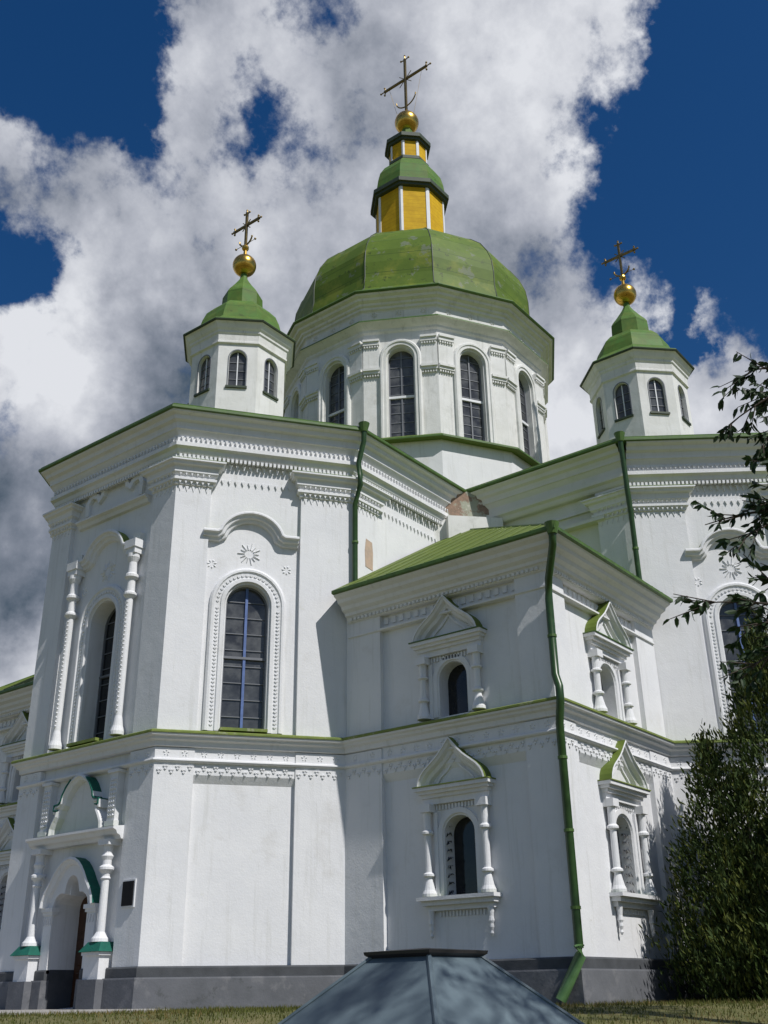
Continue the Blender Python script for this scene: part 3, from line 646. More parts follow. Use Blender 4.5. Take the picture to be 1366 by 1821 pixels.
# front plate between trefoil and ogee outline
ogl = [p for p in keel(3.14, 1.12, 2.55, 1.22)][::-1]
def interp(poly, u):
    for a, b in zip(poly[:-1], poly[1:]):
        if a[0] <= u <= b[0] and b[0] > a[0]: return a[1] + (b[1] - a[1]) * (u - a[0]) / (b[0] - a[0])
    return 2.55
us = sorted(set([ud0 - .37 + .74 * 0] + [ud0 - .36 + k * (2.22 / 44) for k in range(45)]))
for a, b in zip(us[:-1], us[1:]):
    def low(u): return interp(tf, u) + .01 if ud0 < u < ud1 else 2.55
    P.face([F.P(a, o + .17, low(a)), F.P(b, o + .17, low(b)), F.P(b, o + .17, max(interp(ogl, b), low(b))), F.P(a, o + .17, max(interp(ogl, a), low(a)))], PL)
    P.face([F.P(a, o + .17, low(a)), F.P(b, o + .17, low(b)), F.P(b, o, low(b)), F.P(a, o, low(a))], PL)
ribbon(P, F, og[1:-1][::-1], [(.04, o), (.04, o + .34), (-.02, o + .36), (-.05, o + .30), (-.13, o + .26), (-.16, o + .17)], PL, topM=TEAL)
for s_ in (-1, 1):
    u = 3.14 + s_ * .93
    box(P, F, u - .18, u + .18, o, o + .16, .9, 2.44, PL); box(P, F, u - .25, u + .25, o, o + .24, 2.44, 2.55, PL); box(P, F, u - .22, u + .22, o, o + .2, 2.36, 2.44, PL)
    dentils(P, F, u - .18, u + .18, o + .16, o + .19, 2.1, 2.3, .09, .05, PL, True)
PO_ = P.build('portal_surround', D)
for s_ in (-1, 1):
    u = 3.14 + s_ * 1.5; mb = MB()
    box(mb, F, u - .36, u + .36, o, o + .52, .0, .72, PLI); box(mb, F, u - .30, u + .30, o, o + .44, .72, 1.36, PL); box(mb, F, u - .36, u + .36, o, o + .50, 1.28, 1.36, PL)
    q0 = [F.P(u - .42, o, 1.365), F.P(u + .42, o, 1.365), F.P(u + .42, o + .56, 1.365), F.P(u - .42, o + .56, 1.365)]; q1 = [F.P(u - .26, o, 1.60), F.P(u + .26, o, 1.60), F.P(u + .26, o + .4, 1.60), F.P(u - .26, o + .4, 1.60)]
    for i in range(1, 4): mb.face([q0[i], q0[(i + 1) % 4], q1[(i + 1) % 4], q1[i]][::-1], TEAL)
    mb.face(q1, TEAL)
    lathe(mb, F, u, o + .24, [(.23, 1.60), (.22, 1.68), (.17, 1.74), (.11, 1.84), (.10, 3.1), (.135, 3.14), (.105, 3.2), (.11, 3.26), (.20, 3.36), (.20, 3.42), (.12, 3.48), (.12, 3.6), (.165, 3.7), (.12, 3.78), (.12, 3.98)], PL, 16)
    box(mb, F, u - .22, u + .22, o, o + .42, 3.98, 4.12, PL)
    mb.build('portal_column', CH)
mb = MB(); ribbon(mb, F, [(1.18, 4.12), (5.10, 4.12)], [(.36, o), (.30, o + .50), (.24, o + .50), (.20, o + .40), (.12, o + .36), (.08, o + .26), (0, o + .22), (0, o)], PL, topM=MOSS)
mb.build('portal_entablature', CH)
# upper frontal: trefoil kokoshnik, flanked by short carved pilasters
mb = MB(); uc = 3.1; z0 = 4.46
half = [(1.12, 0), (1.10, .18), (1.0, .36), (.9, .50), (.86, .62), (.98, .62), (.98, .74), (.78, .76), (.70, .84), (.66, 1.0), (.52, 1.22), (.34, 1.40), (.14, 1.50), (0, 1.53)]
out = [(uc + a, z0 + b) for a, b in half] + [(uc - a, z0 + b) for a, b in half[::-1][1:]]
prism(mb, F, out, o, o + .05, PL)
ribbon(mb, F, out[::-1], [(.05, o), (.05, o + .30), (.0, o + .32), (-.03, o + .26), (-.09, o + .22), (-.12, o + .05)], PL)
for s_ in (-1, 1):
    u = uc + s_ * .62; mb2 = [(uc + s_ * a, z0 + b + .055) for a, b in half[4:12]]
    if s_ > 0: mb2 = mb2
    ribbon(mb, F, mb2 if s_ < 0 else mb2[::-1], [(.03, o), (.03, o + .34), (.0, o + .34), (.0, o)], TEAL)
mb.build('portal_pediment', CH)
for s_ in (-1, 1):
    mb = MB(); u = uc + s_ * 1.5
    box(mb, F, u - .16, u + .16, o, o + .24, 4.48, 5.9, PL); box(mb, F, u - .22, u + .22, o, o + .30, 5.9, 5.98, PL); box(mb, F, u - .2, u + .2, o, o + .28, 4.48, 4.62, PL)
    z = 4.75
    while z < 5.8:
        for du in (-.09, 0, .09): prism(mb, F, [(u + du - .035, z), (u + du, z - .04), (u + du + .035, z), (u + du, z + .04)], o + .24, o + .275, PL)
        z += .12
    mb.build('carved_pilaster', CH)
# plaque
mb = MB(); F = FR['A1']; box(mb, F, 6.12 - .84, 6.12 - .32, 0, .035, 2.38, 3.06, PL); box(mb, F, 6.12 - .80, 6.12 - .36, .036, .06, 2.42, 3.02, PLQ, .01); 
pq = mb.build('plaque', CH)
# ------------------------------------------------------------------ drum and dome
RD = 5.94; K12 = math.pi / 12
def dodec(r): k = 1 / math.cos(K12); return [(r * k * math.cos(K12 + 2 * math.pi * i / 12), r * k * math.sin(K12 + 2 * math.pi * i / 12)) for i in range(12)]
DP = dodec(RD)
mb = MB(); wfr = []
for i in range(12):
    F = Fr(DP[i], DP[(i + 1) % 12]); wfr.append(F)
    op = dict(top=arch_top(F.len / 2, 1.1, 24.75, .58), zs=20.9, d=.34)
    wall(mb, F, 0, F.len, 20.6, 27.9, 0, [op], PLD)
sweep(mb, dodec(RD + .06), [(0, 20.7), (0, 16.5)], PL, closed=True)
DR = mb.build('drum', CH)
for F in wfr:
    op = dict(top=arch_top(F.len / 2, 1.1, 24.75, .58), zs=20.9, d=.34)
    facing = F.n.dot(CAMP - F.a) > 0
    if facing:
        w = pane(DR, F, op, 0, GLG, None, None, None)
        fb = MB(); oo = -.31 + .003; uc = F.len / 2
        box(fb, F, uc - .03, uc + .03, oo, oo + .05, 20.95, 25.25, BAR); box(fb, F, uc - .55, uc + .55, oo + .002, oo + .08, 22.95, 23.06, WHT)
        for k in range(9):
            box(fb, F, uc - .52, uc + .52, oo, oo + .02, 21.35 + .45 * k - .015, 21.35 + .45 * k + .015, BAR)
        for s_ in (-1, 1): box(fb, F, uc + s_ * .52 - .03, uc + s_ * .52 + .03, oo, oo + .06, 20.95, 24.75, BAR)
        # keep sub-level shallow: bars belong to the window mesh of the drum
        me = w.data; 
        bm_o = fb.build('glazing_bars', DR)
    else: pane(DR, F, op, 0, GLG, None, None, None)
    sb = MB(); uc = F.len / 2
    cv = [(uc - .6, 20.75)] + arc(uc, 24.75, .6, 180, 0, 16, .64) + [(uc + .6, 20.75)]
    ribbon(sb, F, cv, [(.30, 0), (.30, .10), (.24, .16), (.16, .16), (.13, .12), (.02, .12), (0, 0)], PLD)
    # raised impost blocks reaching to the corners
    for u0, u1 in ((0, uc - .88), (uc + .88, F.len)):
        box(sb, F, u0, u1, 0, .10, 24.30, 25.45, PLD); box(sb, F, u0, u1, 0, .19, 25.45, 25.62, PLD); box(sb, F, u0, u1, 0, .25, 25.62, 25.72, PLD)
        box(sb, F, u0, u1, 0, .20, 24.18, 24.30, PLD); box(sb, F, u0, u1, 0, .13, 24.05, 24.18, PLD)
        dentils(sb, F, u0 + .02, u1 - .02, 0, .10, 23.93, 24.04, .11, .06, PLD); dentils(sb, F, u0 + .02, u1 - .02, .10, .17, 25.34, 25.44, .11, .06, PLD)
    for k in range(3): rosette(sb, F, F.len * (k + .5) / 3, 27.02, .15, .14, PLD, 6)
    sb.build('window_surround', DR)
mb = MB()
sweep(mb, DP, [(0, 26.72), (.40, 26.60), (.43, 26.56), (.43, 26.51), (.36, 26.48), (.22, 26.36), (.10, 26.28), (.08, 26.18), (0, 26.1)], PLD, closed=True, mats={0: GRN, 1: GRNF, 2: GRNF})
sweep(mb, DP, [(.74, 27.80), (.70, 27.72), (.56, 27.66), (.52, 27.56), (.38, 27.49), (.35, 27.40), (.26, 27.35), (.24, 27.25), (.16, 27.20), (.13, 27.14), (.12, 26.66)], PLD, closed=True)
mb.build('drum_cornice', CH)
mb = MB(); sweep(mb, dodec(RD), [(0, 21.0), (.42, 20.74), (.44, 20.70), (.44, 20.64), (.3, 20.62), (.05, 20.66)], GRN, closed=True, mats={1: GRNF, 2: GRNF}); mb.build('drum_base_flashing', CH)
mb = MB(); DOME = [(6.0, 27.78), (6.74, 27.80), (6.78, 27.86), (6.74, 27.93), (6.2, 28.25), (5.82, 28.7), (5.72, 29.4), (5.72, 30.2), (5.64, 30.9), (5.40, 31.6), (5.0, 32.3), (4.4, 32.95), (3.6, 33.6), (2.8, 34.2), (2.0, 34.75), (1.6, 35.1)]
rows = ngon_lathe(mb, (0, 0), DOME, 12, K12, GRND, mats={0: GRNF, 1: GRNF, 2: GRNF})
mb.build('dome', CH)
mb = MB()
for i in range(12):
    tube(mb, [Vector(r[i]) * 1.0 for r in rows[4:]], .028, GRNE, 6)
mb.build('dome_ribs', CH)
def octo(r, n=8, rot=math.pi / 8): k = 1 / math.cos(math.pi / n); return [(r * k * math.cos(rot + 2 * math.pi * i / n), r * k * math.sin(rot + 2 * math.pi * i / n)) for i in range(n)]
def lantern(r, z0, z1, re, cap, postw):
    mb = MB(); ngon_lathe(mb, (0, 0), [(r, z0), (r, z1)], 8, math.pi / 8, YEL); LN = mb.build('lantern', CH)
    mb = MB(); ngon_lathe(mb, (0, 0), [(r - .2, z0 + .14), (r + .10, z0 + .1), (r + .12, z0 + .02), (r + .12, z0 - .12)], 8, math.pi / 8, GRNE); mb.build('base_moulding', LN)
    pts = octo(r)
    for i in range(8):
        mb = MB(); p = pts[i]; d = Vector((*p, 0)).normalized()
        poly = [Vector((*pts[i - 1], 0)), Vector((*p, 0)), Vector((*pts[(i + 1) % 8], 0))]
        a = (poly[0] - poly[1]).normalized() * postw + poly[1]; b = (poly[2] - poly[1]).normalized() * postw + poly[1]
        sweep(mb, [tuple(a[:2]), p, tuple(b[:2])], [(-.05, z1 - .01), (.035, z1 - .01), (.035, z0 + .1), (-.05, z0 + .1)], WHT)
        mb.build('post', LN)
    mb = MB(); ngon_lathe(mb, (0, 0), [(r - .1, z1 - .02), (re - .12, z1 + .02), (re - .1, z1 + .14), (re, z1 + .16), (re, z1 + .40), (re - .08, z1 + .44)], 8, math.pi / 8, GRNE); mb.build('eave', LN)
    mb = MB(); ngon_lathe(mb, (0, 0), cap, 8, math.pi / 8, GRNC); mb.build('cap_roof', LN)
    return LN
lantern(1.69, 35.0, 38.05, 1.99, [(1.95, 38.45), (1.80, 38.65), (1.74, 39.2), (1.62, 39.75), (1.36, 40.25), (1.05, 40.62), (.9, 40.8)], .10)
lantern(.95, 40.75, 41.95, 1.2, [(1.14, 42.36), (.8, 42.6), (.5, 42.9), (.3, 43.25), (.28, 43.6)], .075)
def finial(c, zs, rs, ztop, barz, half, main):
    mb = MB(); sphere(mb, (c[0], c[1], zs), rs, GOLD, 28, 16); B = mb.build('gilded_ball', CH, smooth=True)
    mb = MB(); F = Fr((c[0], c[1] + 5), (c[0], c[1] - 5))   # wall frame whose u axis runs along the crossbar
    u0 = 5
    lathe(mb, F, u0, 0, [(.07 * rs / .5 + .02, zs + rs * .97), (.06, zs + rs + .3), (.05, zs + rs + .45)], GOLD, 10)
    if not main: sphere(mb, (c[0], c[1], zs + rs + .42), .15, GOLD, 12, 8)
    M = GOLDD; t_ = .045 if not main else .06
    z0 = zs + rs + .3
    box(mb, F, u0 - t_, u0 + t_, -t_, t_, z0, ztop - .12, M); box(mb, F, u0 - half + .1, u0 + half - .1, -t_ * .9, t_ * .9, barz - t_, barz + t_, M)
    def trefoil_end(u, z, du, dz):
        q = .34 if main else .19
        for a, b in ((1, 0), (.2, .8), (.2, -.8)):
            ex, ez = du * a * q + dz * b * q, dz * a * q + du * b * q
            tube(mb, [F.P(u, 0, z), F.P(u + ex, 0, z + ez)], .035, M, 6); sphere(mb, F.P(u + ex, 0, z + ez), .045 if not main else .06, M, 8, 6)
    trefoil_end(u0, ztop - .2, 0, 1); trefoil_end(u0 - half + .2, barz, -1, 0); trefoil_end(u0 + half - .2, barz, 1, 0)
    for a in range(4):     # short rays in the angles
        an = R(45 + 90 * a); tube(mb, [F.P(u0, 0, barz), F.P(u0 + .36 * half * math.cos(an), 0, barz + .36 * half * math.sin(an))], .022, M, 5)
    # crescent at the foot
    cr_ = [F.P(u0 + half * .42 * math.cos(R(a)), 0, zs + rs + (.95 if main else .75) + half * .42 * math.sin(R(a)) + half * .2) for a in range(185, 356, 10)]
    tube(mb, cr_, .04, M, 6)
    if not main:
        for s_ in (-1, 1): tube(mb, [F.P(u0, 0, zs + rs + .6), F.P(u0 + s_ * .55, 0, zs + rs + .62)], .012, M, 5); sphere(mb, F.P(u0 + s_ * .55, 0, zs + rs + .62), .05, M, 8, 6)
    else:
        for s_ in (-1, 1): tube(mb, [F.P(u0 + s_ * half * .72, 0, barz), F.P(u0 + s_ * .5, 0, zs + rs * .6)], .010, M, 4)
    mb.build('cross', B)
finial((0, 0), 44.2, .67, 49.25, 47.55, 1.62, True)
# ------------------------------------------------------------------ turrets
def turret(c):
    RT_ = 1.74; k8 = 1 / math.cos(math.pi / 8)
    pts = [(c[0] + x, c[1] + y) for x, y in octo(RT_)]
    mb = MB(); ws = []
    for i in range(8):
        F = Fr(pts[i], pts[(i + 1) % 8]); op = dict(top=arch_top(F.len / 2, .62, 21.55, .36), zs=20.35, d=.16); ws.append((F, op))
        wall(mb, F, 0, F.len, 17.0, 22.9, 0, [op], PLD)
    T = mb.build('turret', CH)
    for F, op in ws:
        w = pane(T, F, op, 0, GLG, None, None, None)
        mb = MB(); uc = F.len / 2; oo = -.13 + .004
        box(mb, F, uc - .02, uc + .02, oo, oo + .03, 20.4, 21.85, WHT)
        for z in (20.72, 21.08, 21.44): box(mb, F, uc - .29, uc + .29, oo, oo + .022, z - .012, z + .012, BAR)
        box(mb, F, uc - .40, uc + .38, -.1, .07, 20.28, 20.36, GRNE)
        sw = [(uc - .32, 20.36)] + arc(uc, 21.55, .32, 180, 0, 12, .37) + [(uc + .32, 20.36)]
        ribbon(mb, F, sw, [(.035, 0), (.035, .015), (0, .015), (0, 0)], BAR)
        mb.build('window_frame', T)
    pp = [pts[i] for i in range(8)]
    mb = MB(); sweep(mb, pp, [(.32, 23.0), (.26, 22.92), (.20, 22.78), (.13, 22.70), (.12, 22.62), (.07, 22.56), (.05, 22.30), (.08, 22.27), (.08, 22.20), (0, 22.16)], PLD, closed=True); mb.build('turret_cornice', T)
    mb = MB(); ngon_lathe(mb, c, [(1.8, 22.99), (2.12, 23.0), (2.14, 23.05), (2.10, 23.11), (1.80, 23.33), (1.56, 23.58), (1.47, 23.95), (1.33, 24.33), (1.08, 24.64), (.84, 24.80)], 8, math.pi / 8, GRNC, mats={0: GRNE, 1: GRNE, 2: GRNF}); mb.build('cupola', T)
    mb = MB(); ngon_lathe(mb, c, [(.80, 24.72), (.76, 24.80), (.73, 25.50), (.66, 25.64), (.45, 25.95), (.24, 26.3), (.14, 26.5), (.12, 26.75)], 8, 0, GRNC); mb.build('spire', T)
    finial(c, 27.17, .48, 30.05, 29.25, .85, False)
turret((-11.62, 0)); turret((0, -11.17))
# ------------------------------------------------------------------ downpipes
def pipe(pts, r, shoe=None):
    mb = MB(); tube(mb, pts, r, PIPE, 12)
    ps = [Vector(p) for p in pts]
    P_ = mb.build('downpipe', CH, smooth=True)
    mb = MB()
    for a, b in zip(ps[:-1], ps[1:]):
        n = int((b - a).length / 1.6)
        for k in range(n):
            p = a.lerp(b, (k + .5) / n); d = (b - a).normalized() * .035
            mb = MB(); tube(mb, [p - d, p + d], r + .018, GRNF, 12); mb.build('pipe_collar', P_)
    mb = MB(); p = ps[0]; tube(mb, [p + Vector((0, 0, .18)), p + Vector((0, 0, -.12))], r + .10, GRNF, 12, r + .02); mb.build('pipe_hopper', P_)
    if shoe:
        mb = MB(); tube(mb, shoe, r * 1.25, PIPEL, 12); mb.build('pipe_shoe', P_, smooth=True)
def diag(poly_pt, d, n): return (poly_pt[0] + n[0] * d, poly_pt[1] + n[1] * d)
nA2 = UF['A2'].n; nA3 = UF['A3'].n; n23 = (nA2 + nA3).normalized()
def pt(base, n, d, z): return (base[0] + n.x * d, base[1] + n.y * d, z)
b = UP[4]
pipe([pt(b, n23, .70, 16.65), pt(b, n23, .68, 16.2), pt(b, n23, .36, 15.55), pt(b, n23, .46, 15.1), pt(b, n23, .46, 14.75), pt(b, n23, .16, 14.2), pt(b, n23, .14, 11.6)], .085)
nB = ((UF['B3'].n + UF['B2'].n)).normalized(); b = UP[6]
pipe([pt(b, nB, .70, 16.65), pt(b, nB, .66, 16.3), pt(b, nB, .40, 15.3), pt(b, nB, .42, 14.9), pt(b, nB, .14, 14.2), pt(b, nB, .14, 11.7)], .085)
nC = (FR['C1'].n + FR['C2'].n).normalized(); b = L1[6]
pipe([pt(b, nC, .98, 10.98), pt(b, nC, .92, 10.6), pt(b, nC, .30, 9.9), pt(b, nC, .17, 9.4), pt(b, nC, .17, 7.4), pt(b, nC, .40, 7.05), pt(b, nC, .40, 6.7), pt(b, nC, .17, 6.2), pt(b, nC, .17, 1.15)], .10,
     [pt(b, nC, .17, 1.2), pt(b, nC, .22, 1.0), (b[0] - .42, b[1] + .28, .10)])
# ------------------------------------------------------------------ vegetation
def leafmat(name, c, c2, rough=.55, trans=.25):
    M = mat(name, c, rough, c2=c2, scale=3.5, spec=.35); t = M.node_tree; b_ = t.nodes['Principled BSDF']
    tr = t.nodes.new('ShaderNodeBsdfTranslucent'); mxs = t.nodes.new('ShaderNodeMixShader'); mxs.inputs[0].default_value = trans
    src = b_.inputs['Base Color'].links[0].from_socket; t.links.new(src, tr.inputs[0])
    t.links.new(b_.outputs[0], mxs.inputs[1]); t.links.new(tr.outputs[0], mxs.inputs[2]); t.links.new(mxs.outputs[0], t.nodes['Material Output'].inputs[0])
    return M
LEAF = leafmat('dark_leaf', (.030, .060, .018), (.018, .040, .012)); THU = leafmat('thuja_spray', (.050, .080, .011), (.018, .036, .006), .8, .1); THU2 = leafmat('thuja_spray_olive', (.115, .130, .017), (.034, .050, .008), .8, .1)
BARK = mat('bark', (.085, .065, .05), .95, c2=(.045, .035, .028), scale=9, bump=.6, bscale=18)
def rv(rnd): 
    while True:
        v = Vector((rnd.uniform(-1, 1), rnd.uniform(-1, 1), rnd.uniform(-1, 1)))
        if .05 < v.length < 1: return v.normalized()
def leaf(mb, p, d, L, w, rnd, M, fold=.25):
    d = d.normalized(); s_ = d.cross(rv(rnd)).normalized(); n = d.cross(s_)
    c = p + d * L - n * L * .14; m1 = p + d * L * .3; m2 = p + d * L * .68 - n * L * .04
    for s2 in (1, -1):
        b1 = m1 + s_ * w * .5 * s2 + n * w * fold; b2 = m2 + s_ * w * .42 * s2 + n * w * fold
        mb.face([p, b1, b2, m2] if s2 > 0 else [p, m2, b2, b1], M); mb.face([b2, c, m2] if s2 > 0 else [m2, c, b2], M)
# thuja: flat upright sprays through a leaning cone
def thuja(x, y, H, r0, seed, name, label):
    rnd = random.Random(seed); z0 = gh(x, y)
    T = empty(name, (x, y, z0), label, 'evergreen bush')
    mb = MB(); fs = MB()
    leaders = [(Vector((0, 0, 0)), H, r0)]
    for k in range(7):
        a = 2 * math.pi * k / 7 + rnd.uniform(-.3, .3); leaders.append((Vector((math.cos(a), math.sin(a), 0)) * r0 * rnd.uniform(.45, .72), H * rnd.uniform(.38, .72), r0 * rnd.uniform(.42, .6)))
    for base, h, rr in leaders:
        top = Vector((base.x * .75, base.y * .75, h)); tube(mb, [base * .3, base * .7 + Vector((0, 0, h * .4)), top], .07, BARK, 7, .015)
        nclump = int(118 * rr * h / 4)
        for c in range(nclump):
            t_ = rnd.random() ** 1.15; z = .1 + t_ * (h - .1); prof = (1 - t_) ** .95 * (.8 + .2 * min(1, t_ * 6)); a = rnd.uniform(0, 6.283); rad = rr * prof * math.sqrt(rnd.uniform(.3, 1)) * rnd.uniform(.7, 1.25)
            cc = base * (1 - .25 * t_) + Vector((math.cos(a) * rad, math.sin(a) * rad, z)); outw = Vector((math.cos(a), math.sin(a), 0))
            M = THU if rnd.random() < .68 else THU2
            size = rnd.uniform(.22, .5)
            for k in range(rnd.randint(14, 20)):
                off_ = rv(rnd) * size * rnd.random() ** .5; off_.z *= 1.4
                d = (outw * rnd.uniform(.1, .7) + Vector((0, 0, rnd.uniform(.5, 1.2))) + rv(rnd) * .45)
                leaf(fs, cc + off_, d, rnd.uniform(.09, .26), rnd.uniform(.03, .065), rnd, M, .15)
    mb.build('stem', T); fs.build('foliage', T)
    return T
thuja(-6.9, -16.35, 9.2, 3.8, 5, 'thuja_bush', 'tall dark green thuja bush at right, hiding the foot of the sunlit wall')
thuja(-8.9, -17.6, 5.2, 1.7, 11, 'thuja_bush', 'shorter olive green thuja in front of the tall dark bush at right')
# broadleaf trees
def tree(name, base, label, trunk_r, limbs, crown, seed, leafL=.09, n_extra=0):
    """limbs: list of polylines (absolute points); crown: list of (centre, radius, clumps)"""
    rnd = random.Random(seed); T = empty(name, base, label, 'tree'); B = Vector(base)
    tk = MB(); fl = MB()
    for pts, r0, r1 in limbs: tube(tk, [Vector(p) - B for p in pts], r0, BARK, 8, r1)
    for c, r, n, den in crown:
        for i in range(n):
            p = Vector(c) + Vector((rv(rnd) * rnd.random() ** .4)) * 1.0 * Vector((1, 1, 1)).length / 1.732 * r
            q = p + rv(rnd) * .4
            tube(tk, [Vector(c).lerp(p, .45) - B, p - B, q - B], .018, BARK, 4, .005)
            for k in range(den):
                lp = p.lerp(q, rnd.random()) + rv(rnd) * rnd.uniform(.02, .32)
                leaf(fl, lp - B, rv(rnd) + Vector((0, 0, -.5)), leafL * rnd.uniform(.7, 1.25), leafL * rnd.uniform(.32, .45), rnd, LEAF)
    return T, tk, fl, rnd, B
def twig(tk, fl, rnd, B, p0, p1, nl, leafL, sag=.15, sub=5):
    p0, p1 = Vector(p0), Vector(p1); p1 = p0.lerp(p1, .88); mid = p0.lerp(p1, .5) + Vector((0, 0, sag)); pts = []
    for k in range(9):
        t_ = k / 8; pts.append(p0 * (1 - t_) ** 2 + mid * 2 * t_ * (1 - t_) + p1 * t_ * t_)
    tube(tk, [p - B for p in pts], .018, BARK, 5, .004)
    for j in range(sub):
        t_ = rnd.uniform(.35, 1); i = min(7, int(t_ * 8)); a = pts[i].lerp(pts[i + 1], t_ * 8 - i); d = (p1 - p0).normalized() + rv(rnd) * .8; e = a + d.normalized() * rnd.uniform(.12, .34)
        tube(tk, [a - B, e - B], .006, BARK, 4, .003)
        for k in range(nl):
            lp = a.lerp(e, rnd.uniform(.2, 1.0)); ld = d.normalized() * .7 + rv(rnd) * .8 + Vector((0, 0, -.55))
            leaf(fl, lp - B, ld, leafL * rnd.uniform(.7, 1.3), leafL * rnd.uniform(.34, .48), rnd, LEAF, .12)
gz = gh(-25.2, -25.6)
bx_, by_ = -25.2, -25.6
T, tk, fl, rnd, B = tree('broadleaf_tree', (bx_, by_, gz), 'near leafy tree reaching dark twigs in from the right edge', .2,
    [([(bx_, by_, gz), (bx_ + .1, by_, 1.6), (bx_ - .1, by_ + .15, 4.2), (bx_, by_, 7.6)], .19, .05),
     ([(bx_, by_, 2.0), (-26.4, -24.3, 3.0), (-27.4, -23.4, 3.5)], .07, .02), ([(bx_, by_, 3.4), (-26.4, -24.3, 4.3), (-27.4, -23.5, 4.6)], .07, .02), ([(bx_, by_, 1.6), (-26.5, -24.2, 2.1), (-27.5, -23.4, 2.6)], .06, .02), ([(bx_, by_, 5.0), (-27.2, -26.6, 6.2), (-29.8, -26.6, 7.4)], .09, .02), ([(bx_, by_, 4.0), (-25.2, -26.6, 5.2), (-25.0, -27.8, 6.2)], .08, .02)],
    [((-25.0, -27.6, 5.6), 1.9, 60, 26), ((-27.2, -28.0, 6.8), 1.6, 44, 24), ((-29.5, -26.5, 6.4), .9, 12, 44), ((-29.9, -27.8, 8.2), 1.1, 15, 46), ((-30.6, -25.6, 5.6), .7, 6, 40), ((-28.9, -25.9, 5.9), .6, 7, 44), ((-29.2, -25.2, 4.9), .5, 4, 44)], 21)
for p0, p1, n in [((-27.4, -23.4, 3.5), (-27.85, -22.45, 3.46), 9), ((-27.4, -23.4, 3.5), (-27.75, -22.75, 3.30), 9), ((-27.4, -23.5, 4.6), (-27.75, -22.75, 4.22), 8), ((-27.4, -23.5, 4.6), (-27.65, -22.95, 4.75), 9), ((-27.4, -23.5, 4.55), (-27.6, -23.0, 4.45), 8),
                 ((-27.5, -23.4, 2.6), (-27.95, -22.38, 2.86), 8), ((-27.5, -23.4, 2.6), (-27.8, -22.65, 2.62), 10), ((-27.5, -23.4, 2.55), (-27.8, -22.6, 2.3), 8), ((-27.5, -23.3, 2.6), (-27.7, -22.85, 2.45), 10), ((-27.45, -23.5, 3.5), (-27.7, -22.9, 3.55), 7), ((-27.5, -23.4, 4.4), (-27.62, -22.98, 4.0), 9), ((-27.5, -23.4, 2.9), (-27.7, -22.85, 2.95), 9), ((-27.4, -23.5, 2.2), (-27.66, -22.95, 2.15), 10), ((-27.4, -23.6, 3.7), (-27.62, -23.05, 3.85), 9)]:
    twig(tk, fl, rnd, B, p0, p1, n, .085, .10, 8)
tk.build('trunk', T); fl.build('crown', T)
# taller tree further off, right of the view; its shade falls on the corner room
tx, ty = -16.6, -24.6; gz = gh(tx, ty)
T, tk, fl, rnd, B = tree('broadleaf_tree', (tx, ty, gz), 'tall leafy tree on the right beyond the photo edge, casting shade on the corner room', .3,
    [([(tx, ty, gz), (tx + .1, ty + .1, 6), (tx, ty, 12), (tx + .1, ty, 18.5)], .28, .05)] + [([(tx, ty, z + 1), (tx + 2 * math.cos(a), ty + 2 * math.sin(a), z + 2.6)], .08, .02) for z, a in ((9, .5), (10, 2.6), (11.5, 4.4), (13, 1.2), (14, 3.4), (15, 5.5))],
    [((tx, ty, 14.8), 2.5, 130, 28), ((tx, ty, 18.4), 2.3, 110, 28), ((tx + .2, ty, 12.2), 1.9, 70, 26)], 33, .17)
tk.build('trunk', T); fl.build('crown', T)
# ------------------------------------------------------------------ well canopy in the foreground
kx, ky = -29.23, -20.89; kz = gh(kx, ky)
Kp = empty('well_canopy', (kx, ky, kz), 'blue grey sheet metal hipped canopy roof in the foreground, dappled with leaf shade', 'canopy')
rot = math.atan2(CAMP.y - ky, CAMP.x - kx) + R(3)
def sq(r, z): return [(r * math.cos(rot + math.pi / 2 * i), r * math.sin(rot + math.pi / 2 * i), z) for i in range(4)]
zt = .50 - kz; ze_ = -.62 - kz
mb = MB(); a, b = sq(.335, zt), sq(2.05, ze_)
for i in range(4):
    j = (i + 1) % 4; mb.face([b[i], b[j], a[j], a[i]], KIO)
c = sq(2.05, ze_ - .06)
for i in range(4):
    j = (i + 1) % 4; mb.face([c[i], c[j], b[j], b[i]], KIO)
mb.face(c[::-1], WOOD); mb.face(a, KIO)
rf = mb.build('canopy_roof', Kp)
mb = MB()
for i in range(4): tube(mb, [Vector(a[i]) + Vector((0, 0, .0)), Vector(b[i])], .016, KIO, 6)
mb.build('hip_seam', rf)
mb = MB(); q = sq(.385, zt + .012); q2 = sq(.39, zt + .03); q3 = sq(.345, zt - .008); q4 = sq(.02, zt + .05)
for A_, B_ in ((q3, q), (q, q2), (q2, q4)):
    for i in range(4): j = (i + 1) % 4; mb.face([A_[i], A_[j], B_[j], B_[i]], KCAP)
mb.face(q4, KCAP); mb.build('ridge_cap', rf)
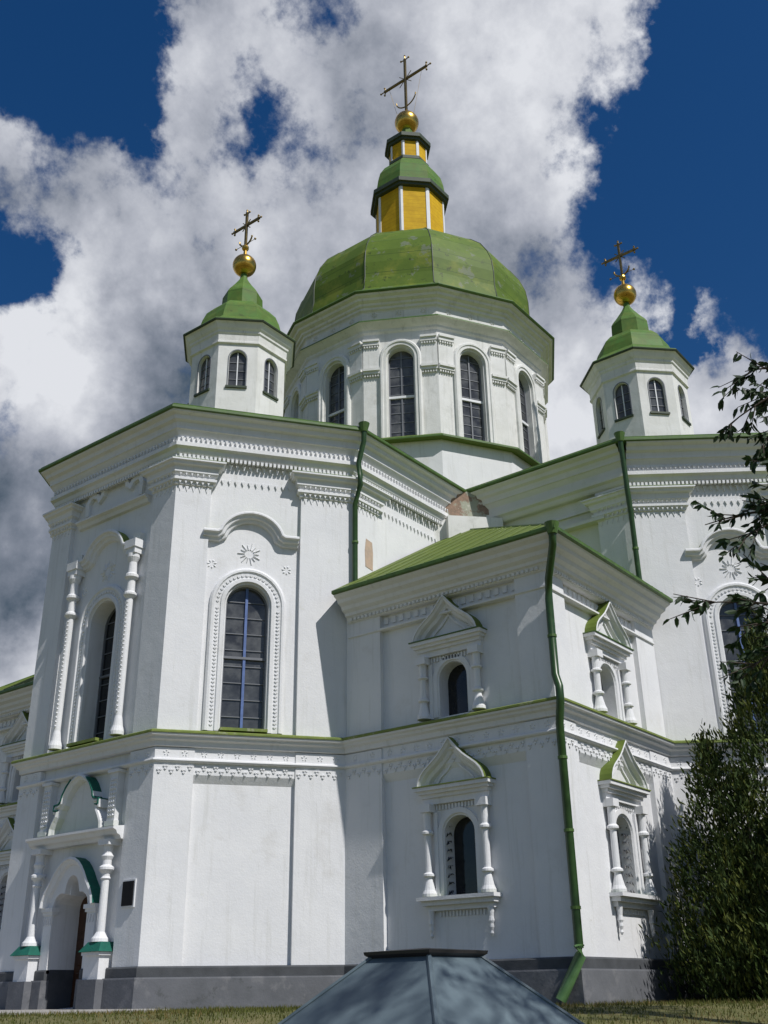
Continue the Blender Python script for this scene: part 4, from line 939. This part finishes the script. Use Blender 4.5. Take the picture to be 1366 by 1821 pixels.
for i in range(4):
    mb = MB(); p = sq(1.55, 0)[i]; tube(mb, [(p[0], p[1], -.1), (p[0], p[1], ze_ + .25)], .07, WOOD, 8); mb.build('post', Kp)
mb = MB()
pw = sq(1.0, 0)
for i in range(4):
    j = (i + 1) % 4
    for k in range(4):
        z = k * .16; mb.face([(pw[i][0], pw[i][1], z), (pw[j][0], pw[j][1], z), (pw[j][0], pw[j][1], z + .15), (pw[i][0], pw[i][1], z + .15)], WOOD)
mb.face(sq(1.0, .64), WOOD); mb.build('well_box', Kp)
# ------------------------------------------------------------------ grass
GR = leafmat('grass_blade', (.13, .13, .028), (.075, .095, .018), .8, .3); GR2 = leafmat('grass_blade_dry', (.22, .17, .06), (.15, .12, .04), .8, .3)
rnd = random.Random(9); mb = MB()
def in_poly(x, y, P):
    c = False
    for (x1, y1), (x2, y2) in zip(P, P[1:] + P[:1]):
        if (y1 > y) != (y2 > y) and x < (x2 - x1) * (y - y1) / (y2 - y1) + x1: c = not c
    return c
cnt = 0
while cnt < 42000:
    x, y = rnd.uniform(-26, -2), rnd.uniform(-24, 2)
    s_ = -(x + y) / math.sqrt(2)
    if s_ > 31 or in_poly(x, y, L1) or in_poly(x, y, pa) or min((x + 12.5), (y + 12.9)) > -.12: continue
    d_ = Vector((x - CAMP.x, y - CAMP.y)); az = math.atan2(d_.y, d_.x)
    if d_.length < 12: continue
    cnt += 1; z = gh(x, y); h = rnd.uniform(.035, .09) * (1.5 if mnoise.noise(Vector((x * .8, y * .8, 5))) > .15 else 1); a = rnd.uniform(0, 3.14); w = rnd.uniform(.008, .016)
    p = Vector((x, y, z - .01)); t_ = Vector((rnd.uniform(-.5, .5) * h, rnd.uniform(-.5, .5) * h, h)); s2 = Vector((math.cos(a), math.sin(a), 0)) * w
    mb.face([p - s2, p + s2, p + t_], GR if rnd.random() < .76 - 1.3 * mnoise.noise(Vector((x * .28, y * .28, 2))) - .02 * (x + 13) else GR2)
g = mb.build('grass'); g['kind'] = 'stuff'; g['label'] = 'short dry yellow green grass along the church foot'; g['category'] = 'grass'
